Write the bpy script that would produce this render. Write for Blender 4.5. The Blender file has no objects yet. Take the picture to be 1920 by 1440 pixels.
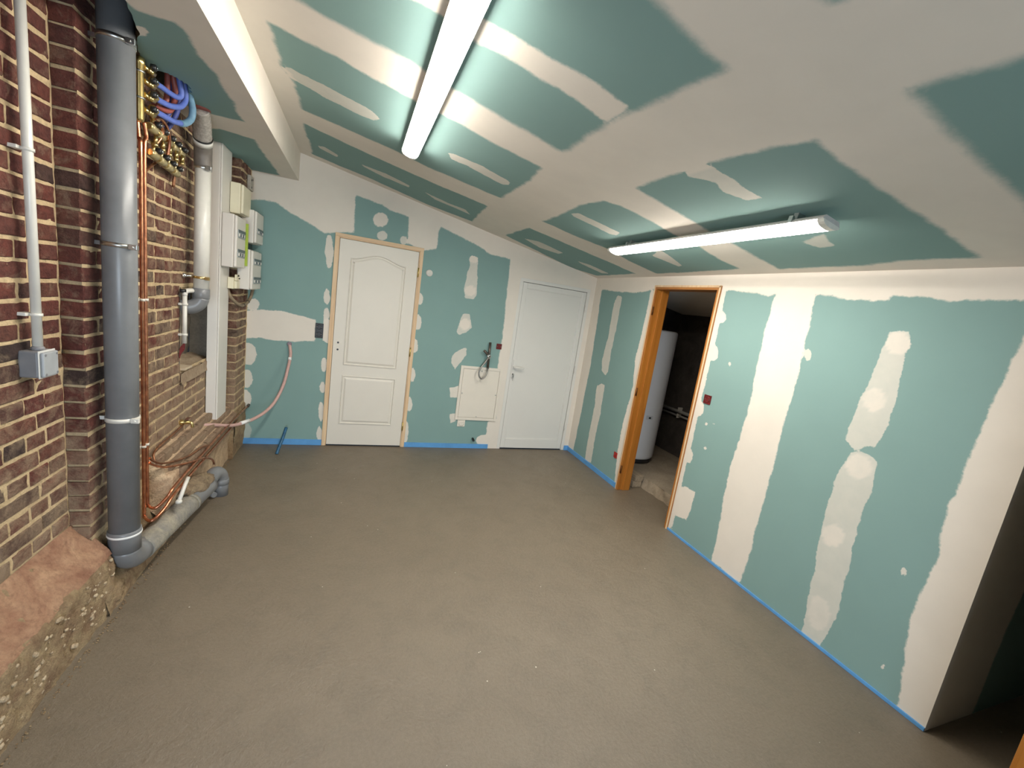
import bpy, bmesh, math, random
import numpy as np
from mathutils import Vector, Matrix
from mathutils import noise as mnoise

rnd = random.Random(7)
sc = bpy.context.scene
col = sc.collection

# ---------------------------------------------------------------- camera
cam_d = bpy.data.cameras.new('camera')
cam_d.sensor_width = 36.0
cam_d.lens = 797.66 / 1920 * 36.0
cam_d.clip_start = 0.02
cam = bpy.data.objects.new('camera', cam_d)
cam.location = (0.9759, -4.4958, 1.6418)
cam.rotation_euler = (1.3931, -0.1436, -0.3427)
col.objects.link(cam)
sc.camera = cam

# ---------------------------------------------------------------- light and exposure
world = bpy.data.worlds.new('world')
sc.world = world
world.use_nodes = True
world.node_tree.nodes['Background'].inputs[0].default_value = (0.5, 0.6, 0.7, 1)
world.node_tree.nodes['Background'].inputs[1].default_value = 0.02
sc.view_settings.view_transform = 'Standard'
sc.view_settings.look = 'None'
sc.view_settings.exposure = 1.06
sc.view_settings.gamma = 1.0
sc.view_settings.use_curve_mapping = False
LED_STRENGTH = 36.5
LED_COLOR = (1.0, 0.935, 0.84)
# daylight coming through the opening in the wall behind the photographer
dl = bpy.data.lights.new('daylight', 'AREA')
dl.shape = 'RECTANGLE'; dl.size = 1.1; dl.size_y = 1.6
dl.color = (0.74, 0.87, 1.0); dl.energy = 31.0; dl.spread = math.radians(150)
dlo = bpy.data.objects.new('daylight', dl)
dlo.location = (1.0, -6.3, 1.0); dlo.rotation_euler = (math.radians(76), 0, 0)
col.objects.link(dlo)

W = 3.577          # inner face of the right wall
YE = -3.663        # where the right wall ends
HT, HR = 2.705, 2.117
BX, HB = 0.418, 2.47
SL = (HT - HR) / (W - BX)
def zc(x): return HT - SL * (x - BX)

# ---------------------------------------------------------------- materials
def new_mat(name):
    m = bpy.data.materials.new(name); m.use_nodes = True
    nt = m.node_tree
    return m, nt, nt.nodes['Principled BSDF']
def N(nt, typ, **kw):
    n = nt.nodes.new(typ)
    for k, v in kw.items(): setattr(n, k, v)
    return n
def rgba(c): return (c[0], c[1], c[2], 1.0)
def math_n(nt, op, a, b=None, c=None, clamp=False):
    n = N(nt, 'ShaderNodeMath', operation=op); n.use_clamp = clamp
    for i, v in enumerate((a, b, c)):
        if v is None: continue
        if isinstance(v, (int, float)): n.inputs[i].default_value = v
        else: nt.links.new(v, n.inputs[i])
    return n.outputs[0]
def mixc(nt, fac, a, b, mode='MIX'):
    n = N(nt, 'ShaderNodeMix', data_type='RGBA', blend_type=mode)
    for s, v in ((n.inputs[0], fac), (n.inputs[6], a), (n.inputs[7], b)):
        if isinstance(v, (int, float)): s.default_value = v
        elif isinstance(v, tuple): s.default_value = rgba(v)
        else: nt.links.new(v, s)
    return n.outputs[2]
def noise_n(nt, scale, detail=3, rough=0.55, coord=None, dist=0.0):
    n = N(nt, 'ShaderNodeTexNoise'); n.inputs['Scale'].default_value = scale
    n.inputs['Detail'].default_value = detail; n.inputs['Roughness'].default_value = rough
    n.inputs['Distortion'].default_value = dist
    if coord is not None: nt.links.new(coord, n.inputs['Vector'])
    return n.outputs['Fac']
def ramp(nt, fac, stops):
    n = N(nt, 'ShaderNodeValToRGB'); el = n.color_ramp.elements
    while len(el) < len(stops): el.new(0.5)
    for e, (p, c) in zip(el, stops):
        e.position = p; e.color = rgba(c) if isinstance(c, tuple) else (c, c, c, 1)
    nt.links.new(fac, n.inputs[0]); return n.outputs[0]
def bump(nt, bs, h, strength=0.3, dist=0.01):
    n = N(nt, 'ShaderNodeBump'); n.inputs['Strength'].default_value = strength
    n.inputs['Distance'].default_value = dist
    nt.links.new(h, n.inputs['Height']); nt.links.new(n.outputs[0], bs.inputs['Normal'])
def wpos(nt): return N(nt, 'ShaderNodeNewGeometry').outputs['Position']

MATS = {}
def simple(name, c, rough=0.5, metal=0.0, var=0.0, vscale=30, bstr=0.0, bscale=80, c2=None, spec=None):
    """plain procedural surface: colour broken up by noise, light relief"""
    if name in MATS: return MATS[name]
    m, nt, bs = new_mat(name)
    p = wpos(nt)
    c2 = c2 or tuple(max(0, x * (1 - var)) for x in c)
    f = ramp(nt, noise_n(nt, vscale, 4, .6, p), [(0.35, 0.0), (0.65, 1.0)])
    nt.links.new(mixc(nt, f, c, c2), bs.inputs['Base Color'])
    bs.inputs['Roughness'].default_value = rough; bs.inputs['Metallic'].default_value = metal
    if spec is not None: bs.inputs['Specular IOR Level'].default_value = spec
    if bstr: bump(nt, bs, noise_n(nt, bscale, 3, .6, p), bstr, 0.004)
    MATS[name] = m; return m

COMPOUND = (0.78, 0.725, 0.645)
BOARD = (0.232, 0.365, 0.345)
def mat_plasterboard():
    m, nt, bs = new_mat('green_plasterboard_with_joint_compound')
    p = wpos(nt)
    def att(n): 
        a = N(nt, 'ShaderNodeAttribute'); a.attribute_name = n; return a.outputs['Fac']
    F, A, S = att('edge'), att('cover'), att('soft')
    n1 = math_n(nt, 'SUBTRACT', noise_n(nt, 9, 4, .6, p), 0.5)
    n2 = math_n(nt, 'SUBTRACT', noise_n(nt, 55, 4, .7, p), 0.5)
    e = math_n(nt, 'ADD', F, math_n(nt, 'MULTIPLY', n1, 0.042))
    e = math_n(nt, 'ADD', e, math_n(nt, 'MULTIPLY', n2, 0.018))
    t = math_n(nt, 'ADD', math_n(nt, 'MULTIPLY', math_n(nt, 'DIVIDE', e, S), 0.5), 0.5, clamp=True)
    sm = N(nt, 'ShaderNodeMapRange', interpolation_type='SMOOTHSTEP'); nt.links.new(t, sm.inputs[0])
    wear = math_n(nt, 'ADD', math_n(nt, 'MULTIPLY', noise_n(nt, 14, 5, .65, p), 0.30), 0.82, clamp=True)
    Aw = math_n(nt, 'MULTIPLY', A, wear)
    Aw2 = N(nt, 'ShaderNodeMix'); nt.links.new(math_n(nt, 'GREATER_THAN', A, 0.97), Aw2.inputs[0])
    nt.links.new(Aw, Aw2.inputs[2]); nt.links.new(A, Aw2.inputs[3])
    cov = math_n(nt, 'MULTIPLY', sm.outputs[0], Aw2.outputs[0])
    bc = mixc(nt, noise_n(nt, 3.0, 3, .5, p), tuple(x * .95 for x in BOARD), tuple(min(1, x * 1.05) for x in BOARD))
    cc = mixc(nt, ramp(nt, noise_n(nt, 5.0, 5, .6, p), [(.35, 0.0), (.7, 1.0)]), COMPOUND, tuple(x * .955 for x in COMPOUND))
    nt.links.new(mixc(nt, cov, bc, cc), bs.inputs['Base Color'])
    bs.inputs['Roughness'].default_value = 0.85
    bs.inputs['Specular IOR Level'].default_value = 0.25
    h = math_n(nt, 'ADD', math_n(nt, 'MULTIPLY', cov, 0.5), math_n(nt, 'MULTIPLY', noise_n(nt, 120, 3, .6, p), 0.12))
    bump(nt, bs, h, 0.35, 0.002)
    return m
M_BOARD = mat_plasterboard()

def mat_floor():
    m, nt, bs = new_mat('fresh_grey_brown_screed')
    p = wpos(nt)
    big = noise_n(nt, 0.9, 4, .6, p, .4)
    fine = noise_n(nt, 70, 5, .75, p)
    c = mixc(nt, ramp(nt, big, [(.3, 0.0), (.7, 1.0)]), (0.150, 0.115, 0.076), (0.185, 0.146, 0.100))
    c = mixc(nt, ramp(nt, noise_n(nt, 6, 5, .65, p, .6), [(.45, 0.0), (.75, 1.0)]), c, (0.135, 0.106, 0.071))
    c = mixc(nt, math_n(nt, 'MULTIPLY', ramp(nt, fine, [(.4, 0.0), (.7, 1.0)]), 0.45), c, (0.235, 0.195, 0.145))
    v = N(nt, 'ShaderNodeTexVoronoi'); v.inputs['Scale'].default_value = 12.0; nt.links.new(p, v.inputs['Vector'])
    vr = N(nt, 'ShaderNodeTexVoronoi'); vr.inputs['Scale'].default_value = 12.0; nt.links.new(p, vr.inputs['Vector'])
    sep = N(nt, 'ShaderNodeSeparateColor'); nt.links.new(vr.outputs['Color'], sep.inputs[0])
    spk = math_n(nt, 'MULTIPLY', math_n(nt, 'LESS_THAN', v.outputs['Distance'], 0.042), math_n(nt, 'GREATER_THAN', sep.outputs[0], 0.72))
    c = mixc(nt, math_n(nt, 'MULTIPLY', spk, .8), c, (0.75, 0.70, 0.60))
    nt.links.new(c, bs.inputs['Base Color'])
    r = math_n(nt, 'ADD', math_n(nt, 'MULTIPLY', noise_n(nt, 4, 4, .6, p), 0.26), 0.36)
    nt.links.new(r, bs.inputs['Roughness'])
    bs.inputs['Specular IOR Level'].default_value = 0.9
    h = math_n(nt, 'ADD', math_n(nt, 'MULTIPLY', fine, 0.5), math_n(nt, 'MULTIPLY', noise_n(nt, 12, 6, .7, p, .5), 0.9))
    bump(nt, bs, h, 0.9, 0.007)
    return m
M_FLOOR = mat_floor()

def mat_brick():
    m, nt, bs = new_mat('old_red_brick')
    p = wpos(nt)
    oi = N(nt, 'ShaderNodeObjectInfo')
    base = ramp(nt, oi.outputs['Random'], [(0.0, (0.120, 0.036, 0.027)), (0.25, (0.20, 0.052, 0.034)), (0.5, (0.150, 0.042, 0.033)),
                (0.70, (0.20, 0.066, 0.042)), (0.82, (0.105, 0.048, 0.036)), (0.92, (0.060, 0.034, 0.029)), (1.0, (0.165, 0.045, 0.033))])
    n1 = noise_n(nt, 38, 5, .7, p)
    c = mixc(nt, ramp(nt, n1, [(.3, 0.0), (.7, 1.0)]), base, mixc(nt, 1.0, base, (0.42, 0.38, 0.38), 'MULTIPLY'))
    # lime bloom and mortar smears, thicker low down on the wall where the dust sits
    z = N(nt, 'ShaderNodeSeparateXYZ'); nt.links.new(p, z.inputs[0])
    low = N(nt, 'ShaderNodeMapRange'); nt.links.new(z.outputs[2], low.inputs[0])
    low.inputs[1].default_value = 1.25; low.inputs[2].default_value = 0.35; low.inputs[3].default_value = 0.0; low.inputs[4].default_value = 0.26
    far = N(nt, 'ShaderNodeMapRange'); nt.links.new(z.outputs[1], far.inputs[0])
    far.inputs[1].default_value = -2.2; far.inputs[2].default_value = -1.7; far.inputs[3].default_value = 0.0; far.inputs[4].default_value = 0.13
    th = math_n(nt, 'ADD', math_n(nt, 'ADD', noise_n(nt, 11, 6, .72, p, .5), low.outputs[0]), far.outputs[0])
    sm = ramp(nt, th, [(.52, 0.0), (.80, .75)])
    c = mixc(nt, sm, c, (0.40, 0.29, 0.19))
    nt.links.new(c, bs.inputs['Base Color'])
    bs.inputs['Roughness'].default_value = 0.88
    bump(nt, bs, math_n(nt, 'ADD', noise_n(nt, 90, 5, .7, p), noise_n(nt, 25, 4, .6, p)), 1.0, 0.011)
    return m
M_BRICK = mat_brick()

def mat_mortar(name, a, b, sc_=14, bs_=0.9):
    m, nt, bs = new_mat(name)
    p = wpos(nt)
    c = mixc(nt, ramp(nt, noise_n(nt, sc_, 6, .7, p, .6), [(.35, 0.0), (.68, 1.0)]), a, b)
    c = mixc(nt, math_n(nt, 'MULTIPLY', ramp(nt, noise_n(nt, 60, 5, .7, p), [(.45, 0.0), (.75, 1.0)]), .5), c, tuple(x * .55 for x in b))
    nt.links.new(c, bs.inputs['Base Color']); bs.inputs['Roughness'].default_value = 0.92
    bump(nt, bs, math_n(nt, 'ADD', noise_n(nt, 110, 5, .7, p), math_n(nt, 'MULTIPLY', noise_n(nt, 22, 5, .6, p), 1.5)), bs_, 0.008)
    return m
M_MORTAR = mat_mortar('yellow_lime_mortar', (0.74, 0.57, 0.34), (0.58, 0.43, 0.25))
M_RUBBLE = mat_mortar('crumbling_footing', (0.58, 0.43, 0.245), (0.30, 0.18, 0.10), 10, 1.6)
M_LEDGE = mat_mortar('pink_brick_dust_render', (0.68, 0.42, 0.26), (0.38, 0.18, 0.11), 6, 1.4)
M_STEP = mat_mortar('dusty_step_render', (0.74, 0.56, 0.37), (0.46, 0.30, 0.19), 12, 1.0)
M_CONC = mat_mortar('rough_grey_concrete', (0.30, 0.265, 0.215), (0.20, 0.175, 0.14), 5, .6)
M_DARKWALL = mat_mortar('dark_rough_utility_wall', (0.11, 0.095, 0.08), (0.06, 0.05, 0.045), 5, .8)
M_SLUDGE = mat_mortar('cement_caked_pipe', (0.40, 0.36, 0.28), (0.20, 0.20, 0.20), 8, .7)

M_PVC = simple('grey_pvc', (0.205, 0.213, 0.222), .33, var=.18, vscale=6)
M_PVCD = simple('grey_pvc_fitting', (0.205, 0.210, 0.218), .35, var=.15, vscale=9)
M_WPVC = simple('white_pvc', (0.72, 0.70, 0.64), .32, var=.08, vscale=12)
M_CREAM = simple('cream_plastic', (0.76, 0.70, 0.52), .45, var=.06, vscale=15)
M_TRUNK = simple('off_white_trunking', (0.76, 0.73, 0.68), .38, var=.04, vscale=4)
M_BOXW = simple('box_white_plastic', (0.74, 0.70, 0.64), .42, var=.04, vscale=5)
M_COPPER = simple('copper', (0.80, 0.36, 0.20), .30, 1.0, var=.35, vscale=25, c2=(0.46, 0.19, 0.11))
M_DCOPPER = simple('tarnished_copper', (0.50, 0.24, 0.13), .42, .9, var=.4, vscale=25, c2=(0.24, 0.11, 0.06))
M_BRASS = simple('brass', (0.82, 0.62, 0.26), .28, 1.0, var=.3, vscale=40)
M_STEEL = simple('galvanised_steel', (0.62, 0.63, 0.62), .32, 1.0, var=.2, vscale=60)
M_BLACK = simple('black_plastic', (0.018, 0.018, 0.018), .4, var=.3)
M_RED = simple('dark_red_plastic', (0.17, 0.012, 0.012), .45, var=.4, vscale=60)
M_REDB = simple('red_plastic', (0.50, 0.035, 0.03), .45, var=.3, vscale=60)
M_BLUEH = simple('blue_hose', (0.11, 0.17, 0.52), .5, var=.15, vscale=40)
M_BLUEH2 = simple('pale_blue_sleeve', (0.16, 0.30, 0.42), .5, var=.15, vscale=40)
M_REDH = simple('red_hose', (0.36, 0.09, 0.07), .5, var=.2, vscale=40)
M_PINK = simple('pink_beige_pipe', (0.60, 0.38, 0.34), .5, var=.12, vscale=30)
M_TAPE = simple('white_tape', (0.85, 0.85, 0.83), .5, var=.03)
M_STRIP = simple('blue_foam_strip', (0.12, 0.36, 0.72), .7, var=.12, vscale=9)
M_BTUBE = simple('dark_blue_conduit', (0.02, 0.12, 0.24), .45, var=.3, vscale=40)
M_DOOR = simple('cream_white_door_paint', (0.74, 0.70, 0.62), .45, var=.03, vscale=3, bstr=.12, bscale=160)
M_PVCDOOR = simple('white_pvc_door', (0.74, 0.73, 0.69), .28, var=.02, vscale=3)
M_PANELW = simple('white_access_panel', (0.78, 0.73, 0.64), .4, var=.03, vscale=6)
M_CHROME = simple('chrome', (0.8, 0.8, 0.8), .15, 1.0, var=.05)
M_TANK = simple('white_enamel', (0.62, 0.62, 0.62), .3, var=.04, vscale=3)
M_BODY = simple('grey_luminaire_body', (0.55, 0.54, 0.52), .45, var=.1)
M_ENDCAP = simple('clear_endcap', (0.72, 0.72, 0.66), .3, var=.1)
M_JBOX = simple('grey_junction_box', (0.21, 0.21, 0.22), .45, var=.12, vscale=20)
M_JLID = simple('grey_junction_lid', (0.36, 0.38, 0.40), .4, var=.1, vscale=20)
M_GREEN = simple('lime_green_strip', (0.38, 0.50, 0.05), .5, var=.15, vscale=40)
M_BREAKER = simple('breaker_face', (0.40, 0.43, 0.43), .4, var=.25, vscale=70)
M_BREAKD = simple('breaker_dark_grey', (0.13, 0.15, 0.16), .4, var=.25, vscale=70)  # darker grey of the row labels and most toggles
M_WOOL = mat_mortar('brown_mineral_rubble', (0.38, 0.29, 0.18), (0.17, 0.115, 0.075), 22, 1.0)
M_CABLE = simple('beige_cable_sheath', (0.30, 0.23, 0.15), .6, var=.2)

def mat_wood(name, a, b, rough=.5, axis=2):
    m, nt, bs = new_mat(name)
    tc = wpos(nt)
    mp = N(nt, 'ShaderNodeMapping'); nt.links.new(tc, mp.inputs[0])
    s = [38, 38, 38]; s[axis] = 1.6
    mp.inputs['Scale'].default_value = s
    f = noise_n(nt, 1.0, 6, .65, mp.outputs[0], .8)
    c = mixc(nt, ramp(nt, f, [(.32, 0.0), (.68, 1.0)]), a, b)
    nt.links.new(c, bs.inputs['Base Color']); bs.inputs['Roughness'].default_value = rough
    bump(nt, bs, f, .25, .002)
    return m
M_PINE = mat_wood('raw_pine', (0.80, 0.61, 0.39), (0.64, 0.43, 0.25))
M_PINEX = mat_wood('raw_pine_crosswise', (0.80, 0.61, 0.39), (0.64, 0.43, 0.25), axis=0)
M_ORANGE = mat_wood('orange_varnished_wood', (0.47, 0.185, 0.030), (0.32, 0.105, 0.014), .38)
M_ORANGEY = mat_wood('orange_varnished_wood_crosswise', (0.45, 0.20, 0.055), (0.30, 0.11, 0.022), .4, axis=1)
M_PLANK = mat_wood('grey_plank', (0.40, 0.32, 0.22), (0.24, 0.18, 0.12), .8, axis=1)

def mat_emit(name, c, s):
    m = bpy.data.materials.new(name); m.use_nodes = True
    nt = m.node_tree; nt.nodes.remove(nt.nodes['Principled BSDF'])
    e = N(nt, 'ShaderNodeEmission'); e.inputs[0].default_value = rgba(c); e.inputs[1].default_value = s
    nt.links.new(e.outputs[0], nt.nodes['Material Output'].inputs[0]); return m
M_LED = mat_emit('lit_led_diffuser', LED_COLOR, LED_STRENGTH)
M_LED2 = mat_emit('lit_led_diffuser_older_lamp', LED_COLOR, LED_STRENGTH * 0.84)

# ---------------------------------------------------------------- mesh helpers
def catmull(pts, sub):
    P = [Vector(p) for p in pts]
    if sub <= 1 or len(P) < 3: return P
    out = []
    for i in range(len(P) - 1):
        p0 = P[max(0, i - 1)]; p1 = P[i]; p2 = P[i + 1]; p3 = P[min(len(P) - 1, i + 2)]
        for k in range(sub):
            t = k / sub
            out.append(0.5 * ((2 * p1) + (p2 - p0) * t + (2 * p0 - 5 * p1 + 4 * p2 - p3) * t * t + (3 * p1 - p0 - 3 * p2 + p3) * t ** 3))
    out.append(P[-1]); return out
class MB:
    def __init__(s): s.v = []; s.f = []; s.sm = []
    def add(s, vs, fs, smooth=False):
        o = len(s.v); s.v += [tuple(v) for v in vs]
        for f in fs: s.f.append(tuple(i + o for i in f)); s.sm.append(smooth)
        return s
    def box(s, x0, x1, y0, y1, z0, z1, c=0.0, M=None):
        """box with chamfered edges (c = chamfer width)"""
        if c <= 0:
            v = [(x, y, z) for x in (x0, x1) for y in (y0, y1) for z in (z0, z1)]
            f = [(0, 1, 3, 2), (4, 6, 7, 5), (0, 4, 5, 1), (2, 3, 7, 6), (0, 2, 6, 4), (1, 5, 7, 3)]
        else:
            bm = bmesh.new(); bmesh.ops.create_cube(bm, size=1.0)
            for q in bm.verts:
                q.co = Vector(((x0 + x1) / 2 + q.co.x * (x1 - x0), (y0 + y1) / 2 + q.co.y * (y1 - y0), (z0 + z1) / 2 + q.co.z * (z1 - z0)))
            bmesh.ops.bevel(bm, geom=bm.edges[:], offset=c, segments=2, profile=.5, affect='EDGES')
            bm.verts.ensure_lookup_table()
            v = [tuple(q.co) for q in bm.verts]; f = [tuple(q.index for q in fc.verts) for fc in bm.faces]
            bm.free()
        if M is not None: v = [tuple(M @ Vector(q)) for q in v]
        return s.add(v, f)
    def tube(s, pts, r, n=12, sub=1, caps=True):
        P = catmull(pts, sub); m = len(P)
        rr = r if isinstance(r, (list, tuple)) else [r] * m
        if len(rr) != m: rr = [rr[min(len(rr) - 1, int(i * len(rr) / m))] for i in range(m)]
        T = []
        for i in range(m):
            a = P[max(0, i - 1)]; b = P[min(m - 1, i + 1)]
            d = b - a
            T.append(d.normalized() if d.length > 1e-9 else Vector((0, 0, 1)))
        up = Vector((0, 0, 1)) if abs(T[0].z) < .9 else Vector((1, 0, 0))
        u = T[0].cross(up).normalized(); vs = []
        for i in range(m):
            u = (u - T[i] * u.dot(T[i])).normalized(); w = T[i].cross(u)
            for k in range(n):
                a = 2 * math.pi * k / n
                vs.append(P[i] + (u * math.cos(a) + w * math.sin(a)) * rr[i])
        fs = []
        for i in range(m - 1):
            for k in range(n):
                a = i * n + k; b = i * n + (k + 1) % n
                fs.append((a, b, b + n, a + n))
        o = len(s.v); s.add(vs, fs, True)
        if caps:

            s.f.append(tuple(o + k for k in reversed(range(n)))); s.sm.append(False)
            s.f.append(tuple(o + (m - 1) * n + k for k in range(n))); s.sm.append(False)
        return s
    def cyl(s, a, b, r, n=20): return s.tube([a, b], r, n)
    def lathe(s, prof, c, axis='z', n=24, sx=1.0):
        vs = []; m = len(prof)
        for r, h in prof:
            for k in range(n):
                t = 2 * math.pi * k / n; x, y = r * math.cos(t), r * math.sin(t)
                if axis == 'z': vs.append((c[0] + x, c[1] + y, c[2] + h))
                elif axis == 'x': vs.append((c[0] + h, c[1] + x, c[2] + y))
                else: vs.append((c[0] + x, c[1] + h, c[2] + y))
        fs = []
        for i in range(m - 1):
            for k in range(n):
                a = i * n + k; b = i * n + (k + 1) % n; fs.append((a, b, b + n, a + n))
        o = len(s.v); s.add(vs, fs, True)
        s.f.append(tuple(o + k for k in reversed(range(n)))); s.sm.append(False)
        s.f.append(tuple(o + (m - 1) * n + k for k in range(n))); s.sm.append(False)
        return s
    def prism(s, poly, axis, a, b):
        """poly in the plane normal to axis, extruded from a to b"""
        def P(p, h):
            return {'x': (h, p[0], p[1]), 'y': (p[0], h, p[1]), 'z': (p[0], p[1], h)}[axis]
        n = len(poly); v = [P(p, a) for p in poly] + [P(p, b) for p in poly]
        f = [tuple(range(n)), tuple(reversed(range(n, 2 * n)))] + [(i, n + i, n + (i + 1) % n, (i + 1) % n) for i in range(n)]
        return s.add(v, f)
    def mesh(s, name):
        me = bpy.data.meshes.new(name); me.from_pydata(s.v, [], s.f)
        me.polygons.foreach_set('use_smooth', s.sm)
        me.update()
        bm = bmesh.new(); bm.from_mesh(me); bmesh.ops.recalc_face_normals(bm, faces=bm.faces); bm.to_mesh(me); bm.free()
        return me
    def build(s, name, mat, parent=None, label=None):
        me = s.mesh(name); me.materials.append(mat)
        return link(name, me, parent, label)
def link(name, me, parent=None, label=None):
    o = bpy.data.objects.new(name, me); col.objects.link(o)
    if parent is not None:
        o.parent = parent
        M = Matrix.Identity(4); q = parent
        while q is not None: M = M @ Matrix.Translation(-Vector(q.location)) if q.parent is None else M; q = q.parent
        if parent.parent is None: o.matrix_parent_inverse = M
    if label: o['label'] = label
    return o
def thing(name, label, cat, loc=(0, 0, 0), group=None, kind=None):
    o = bpy.data.objects.new(name, None); o.empty_display_size = .05; o.location = loc
    col.objects.link(o); return tag(o, label, cat, group, kind)
def tag(o, label, cat, group=None, kind=None):
    o['label'] = label
    if cat: o['category'] = cat
    if group: o['group'] = group
    if kind: o['kind'] = kind
    return o
def struct(o, label, cat='wall'): return tag(o, label, cat, kind='structure')

# ---------------------------------------------------------------- plasterboard sheets
def sd_poly(px, py, poly):
    """signed distance, positive inside"""
    P = np.array(poly); n = len(P)
    d = np.full(px.shape, 1e9); inside = np.zeros(px.shape, bool)
    for i in range(n):
        ax, ay = P[i]; bx, by = P[(i + 1) % n]
        ex, ey = bx - ax, by - ay
        wx, wy = px - ax, py - ay
        t = np.clip((wx * ex + wy * ey) / (ex * ex + ey * ey + 1e-12), 0, 1)
        d = np.minimum(d, (wx - ex * t) ** 2 + (wy - ey * t) ** 2)
        c = ((ay > py) != (by > py)) & (px < (bx - ax) * (py - ay) / ((by - ay) if abs(by - ay) > 1e-12 else 1e-12) + ax)
        inside ^= c
    d = np.sqrt(d)
    return np.where(inside, d, -d)
def lines(breaks, step):
    out = []
    for a, b in zip(breaks[:-1], breaks[1:]):
        n = max(1, int(math.ceil((b - a) / step)))
        out += [a + (b - a) * i / n for i in range(n)]
    return np.array(out + [breaks[-1]])
def sheet(name, us, vs, to3d, patches, base, drop=None, extra=None, flip=False):
    """a board surface: fine grid that carries the outline of the joint compound as attributes"""
    U, V = np.meshgrid(us, vs, indexing='ij')
    u = U.ravel(); v = V.ravel()
    F = np.full(u.shape, 0.5 if base else -0.5); A = np.full(u.shape, 1.0 if base else 0.0); S = np.full(u.shape, .006)
    for t, al, soft, poly in patches:
        P = np.array(poly); lo = P.min(0) - .25; hi = P.max(0) + .25
        k = (u > lo[0]) & (u < hi[0]) & (v > lo[1]) & (v < hi[1])
        if not k.any(): continue
        s = sd_poly(u[k], v[k], poly)
        f = F[k]; a = A[k]; so = S[k]
        if t == 'g':
            so = np.where(np.abs(s) < np.abs(f), soft, so); f = np.minimum(f, -s); a = np.where(s > .03, 0.0, a)
        else:
            so = np.where(np.abs(s) < np.abs(f), soft, so); f = np.maximum(f, s)
            a = np.maximum(a, al * np.clip((s + .022) / .014, 0, 1))
        F[k] = f; A[k] = a; S[k] = so
    nu, nv = len(us), len(vs)
    pts = [to3d(float(a), float(b)) for a, b in zip(u, v)]
    faces = []
    for i in range(nu - 1):
        cu = (us[i] + us[i + 1]) / 2
        for j in range(nv - 1):
            cv = (vs[j] + vs[j + 1]) / 2
            if drop and drop(cu, cv): continue
            q = (i * nv + j, (i + 1) * nv + j, (i + 1) * nv + j + 1, i * nv + j + 1)
            faces.append(q[::-1] if flip else q)
    n0 = len(pts)
    if extra:
        faces += [tuple(x + n0 for x in f) for f in extra.f]; pts += extra.v
        F = np.append(F, np.full(len(extra.v), 0.5)); A = np.append(A, np.full(len(extra.v), 1.0)); S = np.append(S, np.full(len(extra.v), .01))
    me = bpy.data.meshes.new(name); me.from_pydata(pts, [], faces)
    for an, arr in (('edge', F), ('cover', A), ('soft', S)):
        at = me.attributes.new(an, 'FLOAT', 'POINT'); at.data.foreach_set('value', arr.astype(np.float32))
    me.materials.append(M_BOARD); me.update()
    return link(name, me)
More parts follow.
